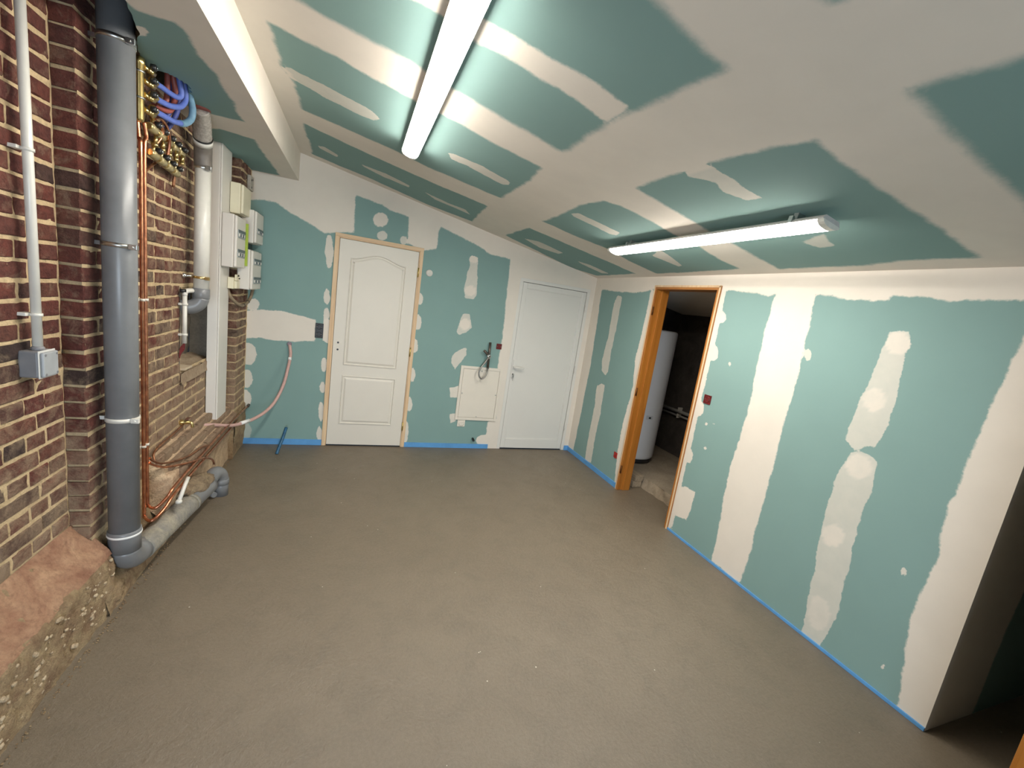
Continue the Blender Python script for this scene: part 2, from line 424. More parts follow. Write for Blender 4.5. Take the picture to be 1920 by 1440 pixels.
# ---- outlines of bare board ('g') and joint compound ('p'): kind, cover, edge softness, points in the plane of each surface (m)
PATCHES={
'ceil':[
('g',1,0.024,[(0.667,-2.443),(0.780,-2.433),(0.904,-2.435),(1.016,-2.446),(1.129,-2.452),(1.330,-2.409),(1.398,-2.414),(1.551,-2.398),(1.711,-2.398),(1.869,-2.379),(1.890,-2.439),(1.877,-2.624),(1.882,-2.801),(1.896,-2.938),(1.916,-3.051),(1.923,-3.152),(1.934,-3.251),(1.943,-3.303),(1.947,-3.357),(1.853,-3.361),(1.761,-3.368),(1.642,-3.384),(1.558,-3.389),(1.331,-3.279),(0.712,-2.646)]),
('g',1,0.02,[(1.908,-3.655),(1.935,-3.662),(1.949,-3.681),(1.954,-3.719),(1.888,-3.734),(1.757,-3.646)]),
('p',1,0.012,[(0.979,-2.893),(1.091,-2.924),(1.315,-2.945),(1.427,-2.952),(1.573,-2.962),(1.715,-2.978),(1.817,-2.962),(1.863,-2.967),(1.875,-2.904),(1.877,-2.806),(1.820,-2.800),(1.803,-2.811),(1.656,-2.827),(1.530,-2.819),(1.404,-2.826),(1.312,-2.808),(1.143,-2.845),(1.063,-2.830),(0.950,-2.816)]),
('g',1,0.016,[(0.536,-2.146),(0.660,-2.142),(0.799,-2.150),(0.943,-2.129),(1.142,-2.117),(1.396,-2.117),(1.655,-2.094),(1.887,-2.097),(1.920,-1.857),(1.924,-1.630),(1.920,-1.262),(1.807,-1.239),(1.367,-1.201),(1.134,-1.229),(0.812,-1.214),(0.564,-1.188),(0.566,-1.415),(0.566,-1.594),(0.544,-1.646),(0.525,-1.727),(0.533,-1.874),(0.533,-2.006)]),
('p',0.75,0.004,[(0.529,-1.720),(0.565,-1.768),(0.670,-1.758),(0.863,-1.748),(0.988,-1.722),(1.025,-1.665),(0.986,-1.593),(0.890,-1.574),(0.712,-1.585),(0.601,-1.623),(0.542,-1.630)]),
('p',0.85,0.004,[(1.431,-1.647),(1.469,-1.676),(1.649,-1.699),(1.852,-1.665),(1.866,-1.595),(1.832,-1.545),(1.585,-1.586),(1.475,-1.565)]),
('g',1,0.012,[(0.542,-0.924),(0.618,-0.903),(0.997,-0.872),(1.418,-0.866),(1.919,-0.911),(1.942,-0.577),(1.979,-0.164),(1.538,-0.072),(1.017,-0.149),(0.780,-0.125),(0.528,-0.130),(0.543,-0.469),(0.532,-0.659)]),
('p',0.8,0.003,[(0.599,-0.486),(0.649,-0.538),(0.749,-0.462),(0.733,-0.390),(0.610,-0.433)]),
('p',0.8,0.003,[(0.931,-0.498),(1.117,-0.535),(1.330,-0.492),(1.325,-0.416),(1.125,-0.397),(0.944,-0.453)]),
('p',0.8,0.003,[(1.466,-0.486),(1.667,-0.465),(1.830,-0.498),(1.898,-0.395),(1.568,-0.392)]),
('g',1,0.012,[(2.333,-0.175),(2.341,-0.816),(2.600,-0.830),(2.936,-0.843),(3.481,-0.872),(3.497,-0.114),(3.231,0.025),(2.765,-0.089)]),
('p',0.8,0.003,[(2.470,-0.378),(2.582,-0.502),(2.867,-0.474),(2.874,-0.350),(2.684,-0.273)]),
('p',0.8,0.003,[(3.075,-0.396),(3.204,-0.457),(3.452,-0.440),(3.428,-0.327),(3.145,-0.353)]),
('g',1,0.014,[(2.321,-1.166),(2.315,-1.491),(2.293,-1.845),(2.320,-2.080),(2.410,-2.128),(2.652,-2.136),(2.798,-2.117),(3.078,-2.121),(3.306,-2.090),(3.472,-2.110),(3.492,-1.710),(3.501,-1.162),(3.447,-1.160),(3.171,-1.165),(2.923,-1.228),(2.585,-1.170)]),
('p',0.8,0.003,[(2.338,-1.626),(2.365,-1.697),(2.706,-1.706),(2.733,-1.625),(2.701,-1.586),(2.382,-1.595)]),
('p',0.8,0.003,[(3.033,-1.761),(3.357,-1.655),(3.374,-1.594),(3.125,-1.555)]),
('g',1,0.018,[(2.314,-2.421),(2.300,-2.628),(2.315,-2.781),(2.313,-2.926),(2.337,-3.107),(2.346,-3.205),(2.380,-3.343),(2.548,-3.333),(2.772,-3.341),(3.065,-3.361),(3.265,-3.372),(3.459,-3.365),(3.450,-3.083),(3.494,-2.905),(3.499,-2.391),(3.214,-2.388),(2.832,-2.391),(2.546,-2.406)]),
('p',0.8,0.004,[(2.268,-2.899),(2.336,-2.922),(2.422,-2.922),(2.530,-2.915),(2.647,-2.916),(2.654,-2.838),(2.585,-2.815),(2.544,-2.803),(2.458,-2.836),(2.409,-2.805),(2.357,-2.768),(2.304,-2.782)]),
('p',0.7,0.008,[(3.224,-2.904),(3.228,-2.823),(3.143,-2.774),(3.080,-2.934)]),
('g',1,0.028,[(2.301,-3.646),(2.302,-3.725),(2.319,-3.805),(2.318,-3.849),(2.332,-3.976),(4.236,-3.707),(3.492,-3.668),(3.004,-3.640),(2.695,-3.637),(2.462,-3.640)]),
],
'flat':[
('g',1,0.012,[(0.107,-2.576),(0.179,-2.405),(0.211,-2.407),(0.292,-2.400),(0.302,-2.361),(0.299,-2.265),(0.292,-2.154),(0.314,-1.994),(0.304,-1.862),(0.312,-1.687),(0.287,-1.565),(0.292,-1.389),(0.101,-1.369),(-0.016,-1.445),(-0.044,-1.899),(-0.061,-2.309)]),
('p',1,0.006,[(0.118,-2.267),(0.153,-2.283),(0.159,-2.251),(0.130,-2.205),(0.079,-2.166)]),
('g',1,0.012,[(0.011,-1.042),(0.096,-1.094),(0.274,-1.049),(0.273,-0.809),(0.276,-0.051),(0.060,-0.019),(-0.031,-0.253),(-0.055,-0.651)]),
],
'back':[
('p',1,0.008,[(-0.087,3.016),(3.870,2.786),(4.297,-0.182),(2.536,-0.127),(2.483,0.160),(2.480,0.321),(2.577,0.364),(2.507,0.894),(2.519,1.289),(2.499,1.716),(2.491,1.978),(2.484,2.146),(2.247,2.160),(2.085,2.229),(1.852,2.291),(1.705,2.330),(1.694,2.281),(1.692,2.114),(1.568,2.071),(1.401,2.113),(1.392,2.363),(1.219,2.382),(1.137,2.414),(0.985,2.444),(0.895,2.452),(0.906,2.119),(0.645,2.069),(0.512,2.133),(0.348,2.192),(0.257,2.245),(0.120,2.247),(0.052,2.232)]),
('p',1,0.006,[(1.197,2.294),(1.187,2.252),(1.155,2.220),(1.114,2.212),(1.078,2.230),(1.062,2.267),(1.071,2.309),(1.103,2.340),(1.144,2.349),(1.180,2.331)]),
('p',0.8,0.004,[(1.210,2.148),(1.203,2.120),(1.180,2.099),(1.149,2.094),(1.124,2.105),(1.112,2.129),(1.119,2.157),(1.142,2.177),(1.172,2.183),(1.198,2.172)]),
('p',0.8,0.004,[(1.398,2.138),(1.394,2.113),(1.378,2.095),(1.356,2.091),(1.337,2.103),(1.328,2.125),(1.332,2.149),(1.349,2.167),(1.370,2.171),(1.389,2.160)]),
('p',1,0.005,[(0.019,1.263),(0.153,1.290),(0.331,1.304),(0.521,1.280),(0.624,1.257),(0.630,1.052),(0.437,1.031),(0.250,1.025),(0.106,1.029),(0.026,1.010)]),
('p',1,0.003,[(0.693,1.266),(0.773,1.276),(0.769,1.036),(0.730,1.047),(0.696,1.064)]),
('p',0.9,0.003,[(0.737,1.913),(0.736,1.821),(0.721,1.761),(0.698,1.757),(0.677,1.810),(0.664,1.900),(0.666,1.991),(0.680,2.049),(0.703,2.054),(0.724,2.002)]),
('p',0.9,0.003,[(0.736,1.496),(0.733,1.448),(0.721,1.417),(0.704,1.414),(0.688,1.441),(0.680,1.488),(0.682,1.535),(0.694,1.566),(0.712,1.569),(0.727,1.542)]),
('p',0.9,0.003,[(0.742,1.324),(0.739,1.281),(0.726,1.253),(0.709,1.251),(0.693,1.275),(0.686,1.316),(0.688,1.359),(0.701,1.386),(0.718,1.388),(0.734,1.365)]),
('p',0.9,0.003,[(0.748,0.832),(0.746,0.788),(0.733,0.759),(0.715,0.758),(0.699,0.783),(0.691,0.827),(0.694,0.871),(0.707,0.899),(0.724,0.901),(0.740,0.875)]),
('p',0.9,0.003,[(0.753,0.605),(0.749,0.567),(0.736,0.542),(0.718,0.541),(0.702,0.563),(0.695,0.601),(0.698,0.640),(0.711,0.664),(0.729,0.666),(0.745,0.643)]),
('p',0.9,0.003,[(0.748,0.352),(0.748,0.286),(0.738,0.245),(0.723,0.244),(0.708,0.284),(0.700,0.349),(0.700,0.414),(0.710,0.455),(0.725,0.456),(0.740,0.416)]),
('p',0.9,0.003,[(0.748,0.110),(0.747,0.050),(0.737,0.012),(0.721,0.012),(0.707,0.049),(0.699,0.108),(0.700,0.168),(0.710,0.205),(0.725,0.206),(0.740,0.170)]),
('p',0.9,0.003,[(1.612,1.601),(1.609,1.562),(1.593,1.536),(1.570,1.533),(1.549,1.554),(1.538,1.590),(1.541,1.629),(1.557,1.654),(1.580,1.658),(1.601,1.637)]),
('p',0.9,0.003,[(1.616,1.361),(1.613,1.312),(1.598,1.279),(1.574,1.277),(1.552,1.304),(1.540,1.351),(1.543,1.400),(1.558,1.432),(1.581,1.435),(1.603,1.408)]),
('p',0.9,0.003,[(1.608,1.114),(1.606,1.068),(1.590,1.037),(1.566,1.035),(1.544,1.061),(1.532,1.106),(1.535,1.153),(1.551,1.183),(1.574,1.185),(1.596,1.159)]),
('p',0.9,0.003,[(1.613,0.801),(1.611,0.754),(1.598,0.723),(1.577,0.721),(1.558,0.749),(1.547,0.796),(1.548,0.843),(1.562,0.873),(1.582,0.875),(1.602,0.848)]),
('p',0.9,0.003,[(1.611,0.486),(1.610,0.437),(1.596,0.406),(1.575,0.405),(1.555,0.434),(1.544,0.482),(1.546,0.530),(1.560,0.561),(1.580,0.562),(1.600,0.533)]),
('p',0.9,0.003,[(1.603,0.168),(1.604,0.090),(1.592,0.040),(1.571,0.040),(1.550,0.088),(1.536,0.166),(1.535,0.243),(1.547,0.292),(1.568,0.293),(1.589,0.246)]),
('p',0.9,0.004,[(0.147,1.333),(0.139,1.298),(0.114,1.274),(0.083,1.269),(0.057,1.287),(0.046,1.319),(0.055,1.354),(0.079,1.379),(0.111,1.383),(0.137,1.366)]),
('p',0.85,0.004,[(0.146,0.878),(0.134,0.815),(0.101,0.773),(0.058,0.769),(0.023,0.804),(0.009,0.865),(0.020,0.927),(0.053,0.969),(0.095,0.973),(0.130,0.939)]),
('p',0.85,0.004,[(0.118,0.642),(0.110,0.587),(0.085,0.551),(0.053,0.549),(0.026,0.580),(0.015,0.634),(0.023,0.688),(0.048,0.723),(0.080,0.726),(0.107,0.695)]),
('p',0.85,0.004,[(0.116,0.450),(0.107,0.394),(0.082,0.358),(0.050,0.357),(0.023,0.389),(0.011,0.443),(0.020,0.499),(0.045,0.534),(0.077,0.536),(0.104,0.504)]),
('p',0.4,0.006,[(0.126,0.127),(0.117,0.070),(0.092,0.034),(0.059,0.033),(0.031,0.067),(0.020,0.124),(0.028,0.180),(0.054,0.216),(0.086,0.217),(0.114,0.184)]),
('p',0.75,0.003,[(2.032,2.068),(2.061,2.106),(2.126,2.101),(2.155,1.836),(2.159,1.719),(2.130,1.669),(2.043,1.668),(2.019,1.765),(2.031,1.937),(2.056,2.018)]),
('p',1,0.003,[(2.128,2.085),(2.122,2.064),(2.100,2.049),(2.072,2.044),(2.048,2.052),(2.037,2.069),(2.044,2.089),(2.065,2.105),(2.092,2.110),(2.117,2.102)]),
('p',1,0.003,[(2.148,1.762),(2.140,1.734),(2.113,1.714),(2.078,1.709),(2.047,1.721),(2.033,1.745),(2.041,1.772),(2.067,1.792),(2.102,1.797),(2.133,1.786)]),
('p',0.75,0.003,[(2.046,1.505),(2.115,1.514),(2.152,1.370),(2.106,1.313),(2.035,1.270),(1.996,1.300),(2.012,1.404)]),
('p',1,0.003,[(2.130,1.402),(2.124,1.371),(2.100,1.349),(2.068,1.345),(2.039,1.360),(2.025,1.389),(2.032,1.420),(2.055,1.442),(2.087,1.446),(2.116,1.431)]),
('p',0.8,0.003,[(2.127,1.146),(2.138,1.065),(2.072,0.970),(2.028,0.895),(1.978,0.961),(1.970,1.031),(2.037,1.108)]),
('p',0.95,0.003,[(1.993,0.689),(2.092,0.715),(2.107,0.588),(2.012,0.582)]),
('p',0.9,0.003,[(2.028,0.394),(2.099,0.410),(2.112,0.305),(2.048,0.283)]),
('p',1,0.004,[(2.537,0.096),(2.527,0.054),(2.488,0.027),(2.437,0.026),(2.391,0.051),(2.370,0.092),(2.380,0.134),(2.418,0.161),(2.470,0.162),(2.515,0.138)]),
],
'right':[
('p',1,0.007,[(0.587,2.671),(-0.137,1.989),(-0.510,1.970),(-0.813,1.964),(-1.046,1.998),(-1.926,2.006),(-2.099,1.993),(-2.205,1.980),(-2.301,1.967),(-2.353,1.979),(-2.637,1.985),(-2.802,1.961),(-2.944,1.957),(-3.014,1.959),(-3.018,1.982),(-3.144,1.982),(-3.255,1.968),(-3.382,1.979),(-3.500,1.971),(-3.619,1.963),(-3.552,2.237),(-2.441,2.256)]),
('p',1,0.006,[(0.398,2.715),(-0.137,1.989),(-0.172,1.613),(-0.188,1.147),(-0.167,0.553),(-0.142,-0.024),(0.102,-0.083)]),
('p',0.75,0.003,[(-0.479,1.941),(-0.570,1.910),(-0.573,1.566),(-0.555,1.374),(-0.569,1.112),(-0.529,1.069),(-0.441,1.100),(-0.409,1.227),(-0.449,1.466),(-0.439,1.843)]),
('p',0.85,0.003,[(-0.486,0.969),(-0.555,0.960),(-0.572,0.650),(-0.557,0.397),(-0.568,0.059),(-0.435,0.051),(-0.417,0.350),(-0.429,0.696),(-0.401,0.914)]),
('p',1,0.004,[(-1.033,2.013),(-1.022,1.610),(-0.994,1.322),(-1.045,1.058),(-1.002,0.689),(-1.005,0.360),(-1.061,-0.013),(-1.234,0.012),(-1.202,1.917)]),
('p',0.95,0.003,[(-1.856,2.034),(-1.927,2.018),(-1.934,1.802),(-1.931,1.188),(-1.926,0.035),(-1.811,-0.031)]),
('p',0.95,0.003,[(-1.984,1.805),(-1.983,1.779),(-1.965,1.762),(-1.937,1.759),(-1.910,1.773),(-1.893,1.799),(-1.894,1.825),(-1.913,1.843),(-1.941,1.844),(-1.969,1.830)]),
('p',0.95,0.003,[(-1.988,1.529),(-1.989,1.490),(-1.971,1.463),(-1.939,1.458),(-1.906,1.477),(-1.885,1.514),(-1.884,1.553),(-1.903,1.581),(-1.935,1.585),(-1.967,1.565)]),
('p',0.95,0.003,[(-1.971,1.090),(-1.974,1.050),(-1.957,1.020),(-1.928,1.011),(-1.897,1.028),(-1.876,1.064),(-1.873,1.105),(-1.891,1.135),(-1.921,1.143),(-1.951,1.125)]),
('p',0.95,0.003,[(-1.969,0.695),(-1.971,0.656),(-1.957,0.625),(-1.930,0.614),(-1.902,0.628),(-1.882,0.661),(-1.879,0.701),(-1.895,0.732),(-1.922,0.742),(-1.950,0.727)]),
('p',1,0.004,[(-1.963,0.435),(-2.074,0.424),(-2.075,0.301),(-2.061,0.173),(-1.935,0.156),(-1.898,0.190),(-1.909,0.387)]),
('p',1,0.006,[(-2.346,2.004),(-2.332,1.767),(-2.339,1.537),(-2.352,1.279),(-2.351,1.062),(-2.340,0.896),(-2.326,0.732),(-2.336,0.512),(-2.353,0.335),(-2.360,0.155),(-2.365,0.018),(-2.625,0.015),(-2.635,0.224),(-2.632,0.455),(-2.639,0.816),(-2.633,1.030),(-2.635,1.252),(-2.639,1.471),(-2.630,1.668),(-2.636,1.817),(-2.611,2.007)]),
('p',0.72,0.003,[(-3.054,1.806),(-3.131,1.808),(-3.168,1.740),(-3.147,1.699),(-3.158,1.624),(-3.171,1.463),(-3.172,1.324),(-3.144,1.194),(-3.117,1.200),(-3.057,1.150),(-2.998,1.193),(-2.992,1.245),(-3.021,1.466),(-3.046,1.704)]),
('p',0.72,0.003,[(-3.041,1.134),(-3.111,1.155),(-3.178,1.133),(-3.187,1.003),(-3.177,0.874),(-3.180,0.723),(-3.196,0.480),(-3.201,0.303),(-3.208,0.215),(-3.193,0.131),(-3.174,0.000),(-3.066,-0.010),(-3.046,0.217),(-3.042,0.373),(-3.019,0.537),(-3.000,0.802),(-3.014,1.013)]),
('p',0.97,0.006,[(-3.151,1.754),(-3.150,1.725),(-3.131,1.705),(-3.102,1.700),(-3.073,1.714),(-3.056,1.742),(-3.058,1.772),(-3.078,1.792),(-3.107,1.796),(-3.135,1.781)]),
('p',0.95,0.008,[(-3.118,1.449),(-3.118,1.417),(-3.103,1.393),(-3.078,1.386),(-3.053,1.399),(-3.036,1.428),(-3.036,1.461),(-3.052,1.486),(-3.077,1.491),(-3.102,1.477)]),
('p',0.95,0.008,[(-3.146,1.091),(-3.146,1.053),(-3.128,1.022),(-3.099,1.009),(-3.069,1.020),(-3.050,1.050),(-3.050,1.089),(-3.069,1.120),(-3.099,1.132),(-3.128,1.121)]),
('p',0.97,0.006,[(-3.122,0.675),(-3.121,0.641),(-3.104,0.609),(-3.076,0.592),(-3.048,0.596),(-3.030,0.621),(-3.031,0.657),(-3.050,0.690),(-3.078,0.706),(-3.105,0.700)]),
('p',0.9,0.008,[(-3.165,0.221),(-3.170,0.165),(-3.157,0.116),(-3.129,0.092),(-3.097,0.104),(-3.074,0.148),(-3.069,0.206),(-3.084,0.256),(-3.113,0.278),(-3.144,0.264)]),
('p',1,0.006,[(-3.543,1.921),(-3.526,1.701),(-3.516,1.585),(-3.510,1.414),(-3.497,1.219),(-3.491,0.981),(-3.509,0.778),(-3.499,0.594),(-3.493,0.438),(-3.514,0.303),(-3.554,-0.013),(-3.691,-0.053),(-3.715,1.339),(-3.698,1.911)]),
('p',0.9,0.002,[(-3.419,0.657),(-3.420,0.646),(-3.418,0.637),(-3.413,0.634),(-3.408,0.637),(-3.403,0.646),(-3.402,0.658),(-3.404,0.667),(-3.409,0.670),(-3.415,0.666)]),
('p',0.9,0.002,[(-3.464,0.158),(-3.465,0.148),(-3.462,0.139),(-3.458,0.134),(-3.452,0.136),(-3.449,0.144),(-3.448,0.154),(-3.450,0.163),(-3.455,0.167),(-3.460,0.165)]),
('p',0.9,0.002,[(-2.047,0.983),(-2.047,0.975),(-2.040,0.968),(-2.031,0.965),(-2.022,0.967),(-2.017,0.973),(-2.018,0.981),(-2.024,0.988),(-2.034,0.991),(-2.043,0.989)]),
('p',0.9,0.002,[(-2.112,0.999),(-2.111,0.991),(-2.105,0.985),(-2.097,0.982),(-2.088,0.984),(-2.083,0.990),(-2.084,0.997),(-2.090,1.004),(-2.099,1.007),(-2.107,1.005)]),
('p',0.9,0.002,[(-2.085,0.801),(-2.084,0.793),(-2.078,0.786),(-2.069,0.783),(-2.060,0.784),(-2.055,0.790),(-2.056,0.798),(-2.062,0.805),(-2.071,0.808),(-2.080,0.807)]),
('p',0.8,0.002,[(-2.127,1.466),(-2.128,1.455),(-2.123,1.447),(-2.114,1.445),(-2.105,1.451),(-2.099,1.462),(-2.099,1.473),(-2.104,1.481),(-2.112,1.483),(-2.121,1.477)]),
('p',0.7,0.002,[(-2.689,1.624),(-2.691,1.601),(-2.683,1.585),(-2.670,1.583),(-2.654,1.595),(-2.644,1.617),(-2.642,1.640),(-2.650,1.656),(-2.664,1.658),(-2.679,1.645)]),
],
}
# ================================================================ THE ROOM
def plane_obj(name, verts, faces, mat):
    me = bpy.data.meshes.new(name); me.from_pydata(verts, [], faces); me.materials.append(mat); me.update(); return link(name, me)

# floor: one poured screed, slightly uneven
fx = lines([-0.4, 3.95, 5.0], .10); fy = lines([-6.6, 0.0], .10)
vs = []; fs = []
for a in fx:
    for b in fy: vs.append((a, b, -0.001 + 0.0015 * mnoise.noise(Vector((a * 1.7, b * 1.7, 0)))))
ny = len(fy)
for i in range(len(fx) - 1):
    for j in range(ny - 1): fs.append((i * ny + j, (i + 1) * ny + j, (i + 1) * ny + j + 1, i * ny + j + 1))
floor = plane_obj('floor', vs, fs, M_FLOOR)
struct(floor, 'fresh grey-brown poured screed floor of the room', 'floor')

# back wall (y = 0) with openings for the two doors
D1 = (0.746, 1.567, 2.092); D2 = (2.634, 3.516, 1.977)
slab = MB()
for x0, x1, z0, z1 in ((-.3, D1[0], 0, 2.8), (D1[0], D1[1], D1[2], 2.8), (D1[1], D2[0], 0, 2.8), (D2[0], D2[1], D2[2], 2.8), (D2[1], W + .1, 0, 2.8)):
    slab.box(x0, x1, .004, .11, z0, z1)
def d_back(x, z): return (D1[0] < x < D1[1] and z < D1[2]) or (D2[0] < x < D2[1] and z < D2[2])
wall_back = sheet('wall_back', lines([.02, D1[0], D1[1], D2[0], D2[1], W], .016), lines([0, D2[2], D1[2], 2.75], .016),
                  lambda a, b: (a, 0.0, b), PATCHES['back'], False, d_back, slab)
struct(wall_back, 'green plasterboard end wall with cream joint compound, two white doors in it')

# right wall (x = W) with the doorway to the utility room
D3 = (-1.882, -1.097, 2.034)
slab = MB()
slab.box(W + .004, W + .1, D3[1], .1, 0, 2.3); slab.box(W + .004, W + .1, D3[0], D3[1], D3[2], 2.3); slab.box(W + .004, W + .1, YE + .004, D3[0], 0, 2.3)
def d_right(y, z): return D3[0] < y < D3[1] and z < D3[2]
wall_right = sheet('wall_right', lines([YE, D3[0], D3[1], 0], .016), lines([0, D3[2], 2.16], .016),
                   lambda a, b: (W, a, b), PATCHES['right'], False, d_right, slab, flip=True)
struct(wall_right, 'green plasterboard wall with a broad cream vertical joint band and a dark doorway')

# return of the right wall round its near corner
ret = sheet('wall_right_return', lines([W, 4.9], .03), lines([0, 2.2], .05), lambda a, b: (a, YE, b),
            [('p', 1, .012, [(3.4, -.2), (3.985, -.2), (3.99, .4), (4.03, .8), (4.02, 2.5), (3.4, 2.5)])], False)
struct(ret, 'shadowed end of the right wall, returning round the outer corner')

# sloping ceiling
ceil = sheet('ceiling', lines([BX, W, 4.95], .02), lines([-6.5, -4.2, 0], .02)[::1], lambda a, b: (a, b, zc(a)), PATCHES['ceil'], True)
struct(ceil, 'sloping green plasterboard ceiling with cream taped joints', 'ceiling')
# low flat ceiling above the brick wall, with the ragged hole the hoses go through
def soffit_edge(y): return float(np.interp(y, [-6.5, -2.45, -2.2, -2.1, -2.0, -1.9], [.16, .17, .11, .063, .037, -.01])) + .008 * mnoise.noise(Vector((0, y * 16, 7)))
def soffit_point(x, y): return (max(x, soffit_edge(y)), y, HB) if y < -1.9 else (x, y, HB)   # the board stops short of the pipe here
def d_flat(x, y):
    if y < -1.9 and x < soffit_edge(y) - .02: return True
    return ((x - .035) / .098) ** 2 + ((y + 1.735) / .125) ** 2 < 1 + .18 * mnoise.noise(Vector((x * 25, y * 25, 1)))
soff = sheet('ceiling_soffit', lines([-.32, BX], .0125), lines([-6.5, -3.0, 0], .0125), soffit_point, PATCHES['flat'], True, d_flat)
struct(soff, 'low flat strip of ceiling above the brick wall, green board with taped edges', 'ceiling')
beam = sheet('ceiling_downstand', lines([-6.5, 0], .05), lines([HB, HT + .01], .05), lambda a, b: (BX, a, b), [], True)
struct(beam, 'cream plastered vertical step between the low strip and the sloping ceiling', 'ceiling')
b = MB(); b.box(-.32, .45, -6.5, 0, 2.79, 2.81)
void = b.build('ceiling_void', simple('dark_void', (.03, .02, .018), .9)); struct(void, 'added dark sheet for the unlit void above the low strip of ceiling, seen through its ragged openings', 'ceiling')  # added near-black sheet, the darkness of the void is in its colour

# walls behind the photographer
b = MB(); b.box(-.4, .45, -6.5, -6.4, 0, 2.9); b.box(1.6, 5.0, -6.5, -6.4, 0, 2.9); b.box(.45, 1.6, -6.5, -6.4, 1.85, 2.9)
o = b.build('wall_rear', simple('grey_green_board_plain', (.25, .32, .29), .9)); struct(o, 'plain wall behind the photographer with an opening to daylight')
b = MB(); b.box(3.27, 3.37, -6.4, -4.07, 0, 2.3)
o = b.build('wall_right_rear', M_BOARD); struct(o, 'stub of wall behind the orange wooden jamb, by the dark passage')
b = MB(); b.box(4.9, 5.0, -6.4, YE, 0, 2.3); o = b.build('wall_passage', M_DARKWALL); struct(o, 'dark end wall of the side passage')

# ---------------------------------------------------------------- edge strip of blue foam
def strip(name, label, segs):
    b = MB()
    for s in segs: b.box(*s, .001)
    return tag(b.build(name, M_STRIP), label, 'edge strip', 'blue foam edge strips along the walls')
strip('edge_strip', 'blue foam edge strip at the foot of the end wall, left of the panelled door', [(.055, .745, -.010, 0, 0, .058)])
strip('edge_strip', 'blue foam edge strip between the panelled door and the smooth white door', [(1.568, 2.52, -.010, 0, 0, .052)])
strip('edge_strip', 'blue foam edge strip from the far right corner to the dark doorway', [(3.517, W, -.010, 0, 0, .06), (W - .010, W, D3[1], 0, 0, .052)])
strip('edge_strip', 'thin blue foam edge strip along the right wall, near side of the doorway', [(W - .008, W, YE, D3[0], 0, .018)])

# ================================================================ BRICK WALL ON THE LEFT
XA, XB, YC, XP, YP = -0.12, -0.05, -2.27, 0.06, -0.37      # recessed part, main part, their corner, pier
BL, BH, BW, JT = .211, .0590, .1025, .0115
def brick_mesh(L, D, seed, rough=.003):
    r = random.Random(seed); v = []; nx, nz = 4, 3
    H = BH
    def ring(ins, x, j=.0):
        out = []
        pts = [(i / (nx - 1), 0) for i in range(nx)] + [(1, .5)] + [(i / (nx - 1), 1) for i in reversed(range(nx))] + [(0, .5)]
        for a, c in pts:
            out.append((x + r.uniform(-j, j), (a - .5) * (L - 2 * ins) + r.uniform(-j, j), (c - .5) * (H - 2 * ins) + r.uniform(-j, j)))
        return out
    R1 = ring(.0045, -.0015, .0016); R2 = ring(.0, -.0075, .0016); R3 = ring(0, -D, .0)
    v = R1 + R2 + R3; f = []
    n = len(R1)
    inner = len(v)
    v += [(r.uniform(-.001, rough), ((i / (nx - 1)) - .5) * L, 0) for i in (1, 2)]
    for a, b_ in ((0, n), (n, 2 * n)):
        for k in range(n): f.append((a + k, b_ + k, b_ + (k + 1) % n, a + (k + 1) % n))
    # front: ring order 0..3 bottom, 4 right-mid, 5..8 top (right to left), 9 left-mid ; inner 0,1
    A, B = inner, inner + 1
    f += [(0, 1, A, 9), (1, 2, B, A), (2, 3, 4, B), (9, A, 7, 8), (A, B, 6, 7), (B, 4, 5, 6)]
    me = bpy.data.meshes.new('brick'); me.from_pydata(v, [], f)
    bm = bmesh.new(); bm.from_mesh(me); bmesh.ops.recalc_face_normals(bm, faces=bm.faces); bm.to_mesh(me); bm.free()
    me.materials.append(M_BRICK)
    me.update(); return me
STR = [brick_mesh(BL, .03, 10 + i) for i in range(6)]
HEA = [brick_mesh(BW, .03, 30 + i) for i in range(6)]
HEAC = [brick_mesh(BW, .085, 50 + i) for i in range(3)]
STRC = [brick_mesh(BL, .085, 60 + i) for i in range(3)]
HEAP = [brick_mesh(BW, .115, 70 + i) for i in range(3)]
STRP = [brick_mesh(BL, .115, 80 + i) for i in range(3)]
n_bricks = 0
def brick(parent, x, y0, y1, z, kind='n', skip=None):
    """one brick whose face is at x, from y0 to y1, centred on height z"""
    global n_bricks
    L = y1 - y0
    long_ = L > .16
    pool = {'n': (HEA, STR), 'c': (HEAC, STRC), 'p': (HEAP, STRP)}[kind][1 if long_ else 0]
    me = pool[rnd.randrange(len(pool))]
    o = bpy.data.objects.new('brick', me); col.objects.link(o); o.parent = parent
    o.location = (x + rnd.uniform(-.003, .003), (y0 + y1) / 2, z + rnd.uniform(-.0025, .0025))
    o.scale = (1, L / (BL if long_ else BW), 1 + rnd.uniform(-.05, .03))
    o.rotation_euler = (rnd.uniform(-.012, .012), 0, rnd.uniform(-.01, .01))
    n_bricks += 1; return o
def mortar_sheet(name, x, y0, y1, z0, z1, hole=None, step=.02, amp=.004, mat=None, recess=.0062):
    us = lines([y0, y1], step); vs_ = lines([z0, z1], step); v = []; f = []
    for a in us:
        for c in vs_:
            v.append((x - recess + amp * 1.15 * mnoise.noise(Vector((a * 18, c * 18, 3))) + amp * .6 * mnoise.noise(Vector((a * 60, c * 60, 5))), a, c))
    n = len(vs_)
    for i in range(len(us) - 1):
        for j in range(n - 1):
            if hole and hole((us[i] + us[i + 1]) / 2, (vs_[j] + vs_[j + 1]) / 2): continue
            f.append((i * n + j, (i + 1) * n + j, (i + 1) * n + j + 1, i * n + j + 1))
    me = bpy.data.meshes.new(name); me.from_pydata(v, [], f); me.materials.append(mat or M_MORTAR)
    for p in me.polygons: p.use_smooth = True
    me.update(); return link(name, me)
C = .0705   # course height
def course_z(k): return 2.44 - k * C
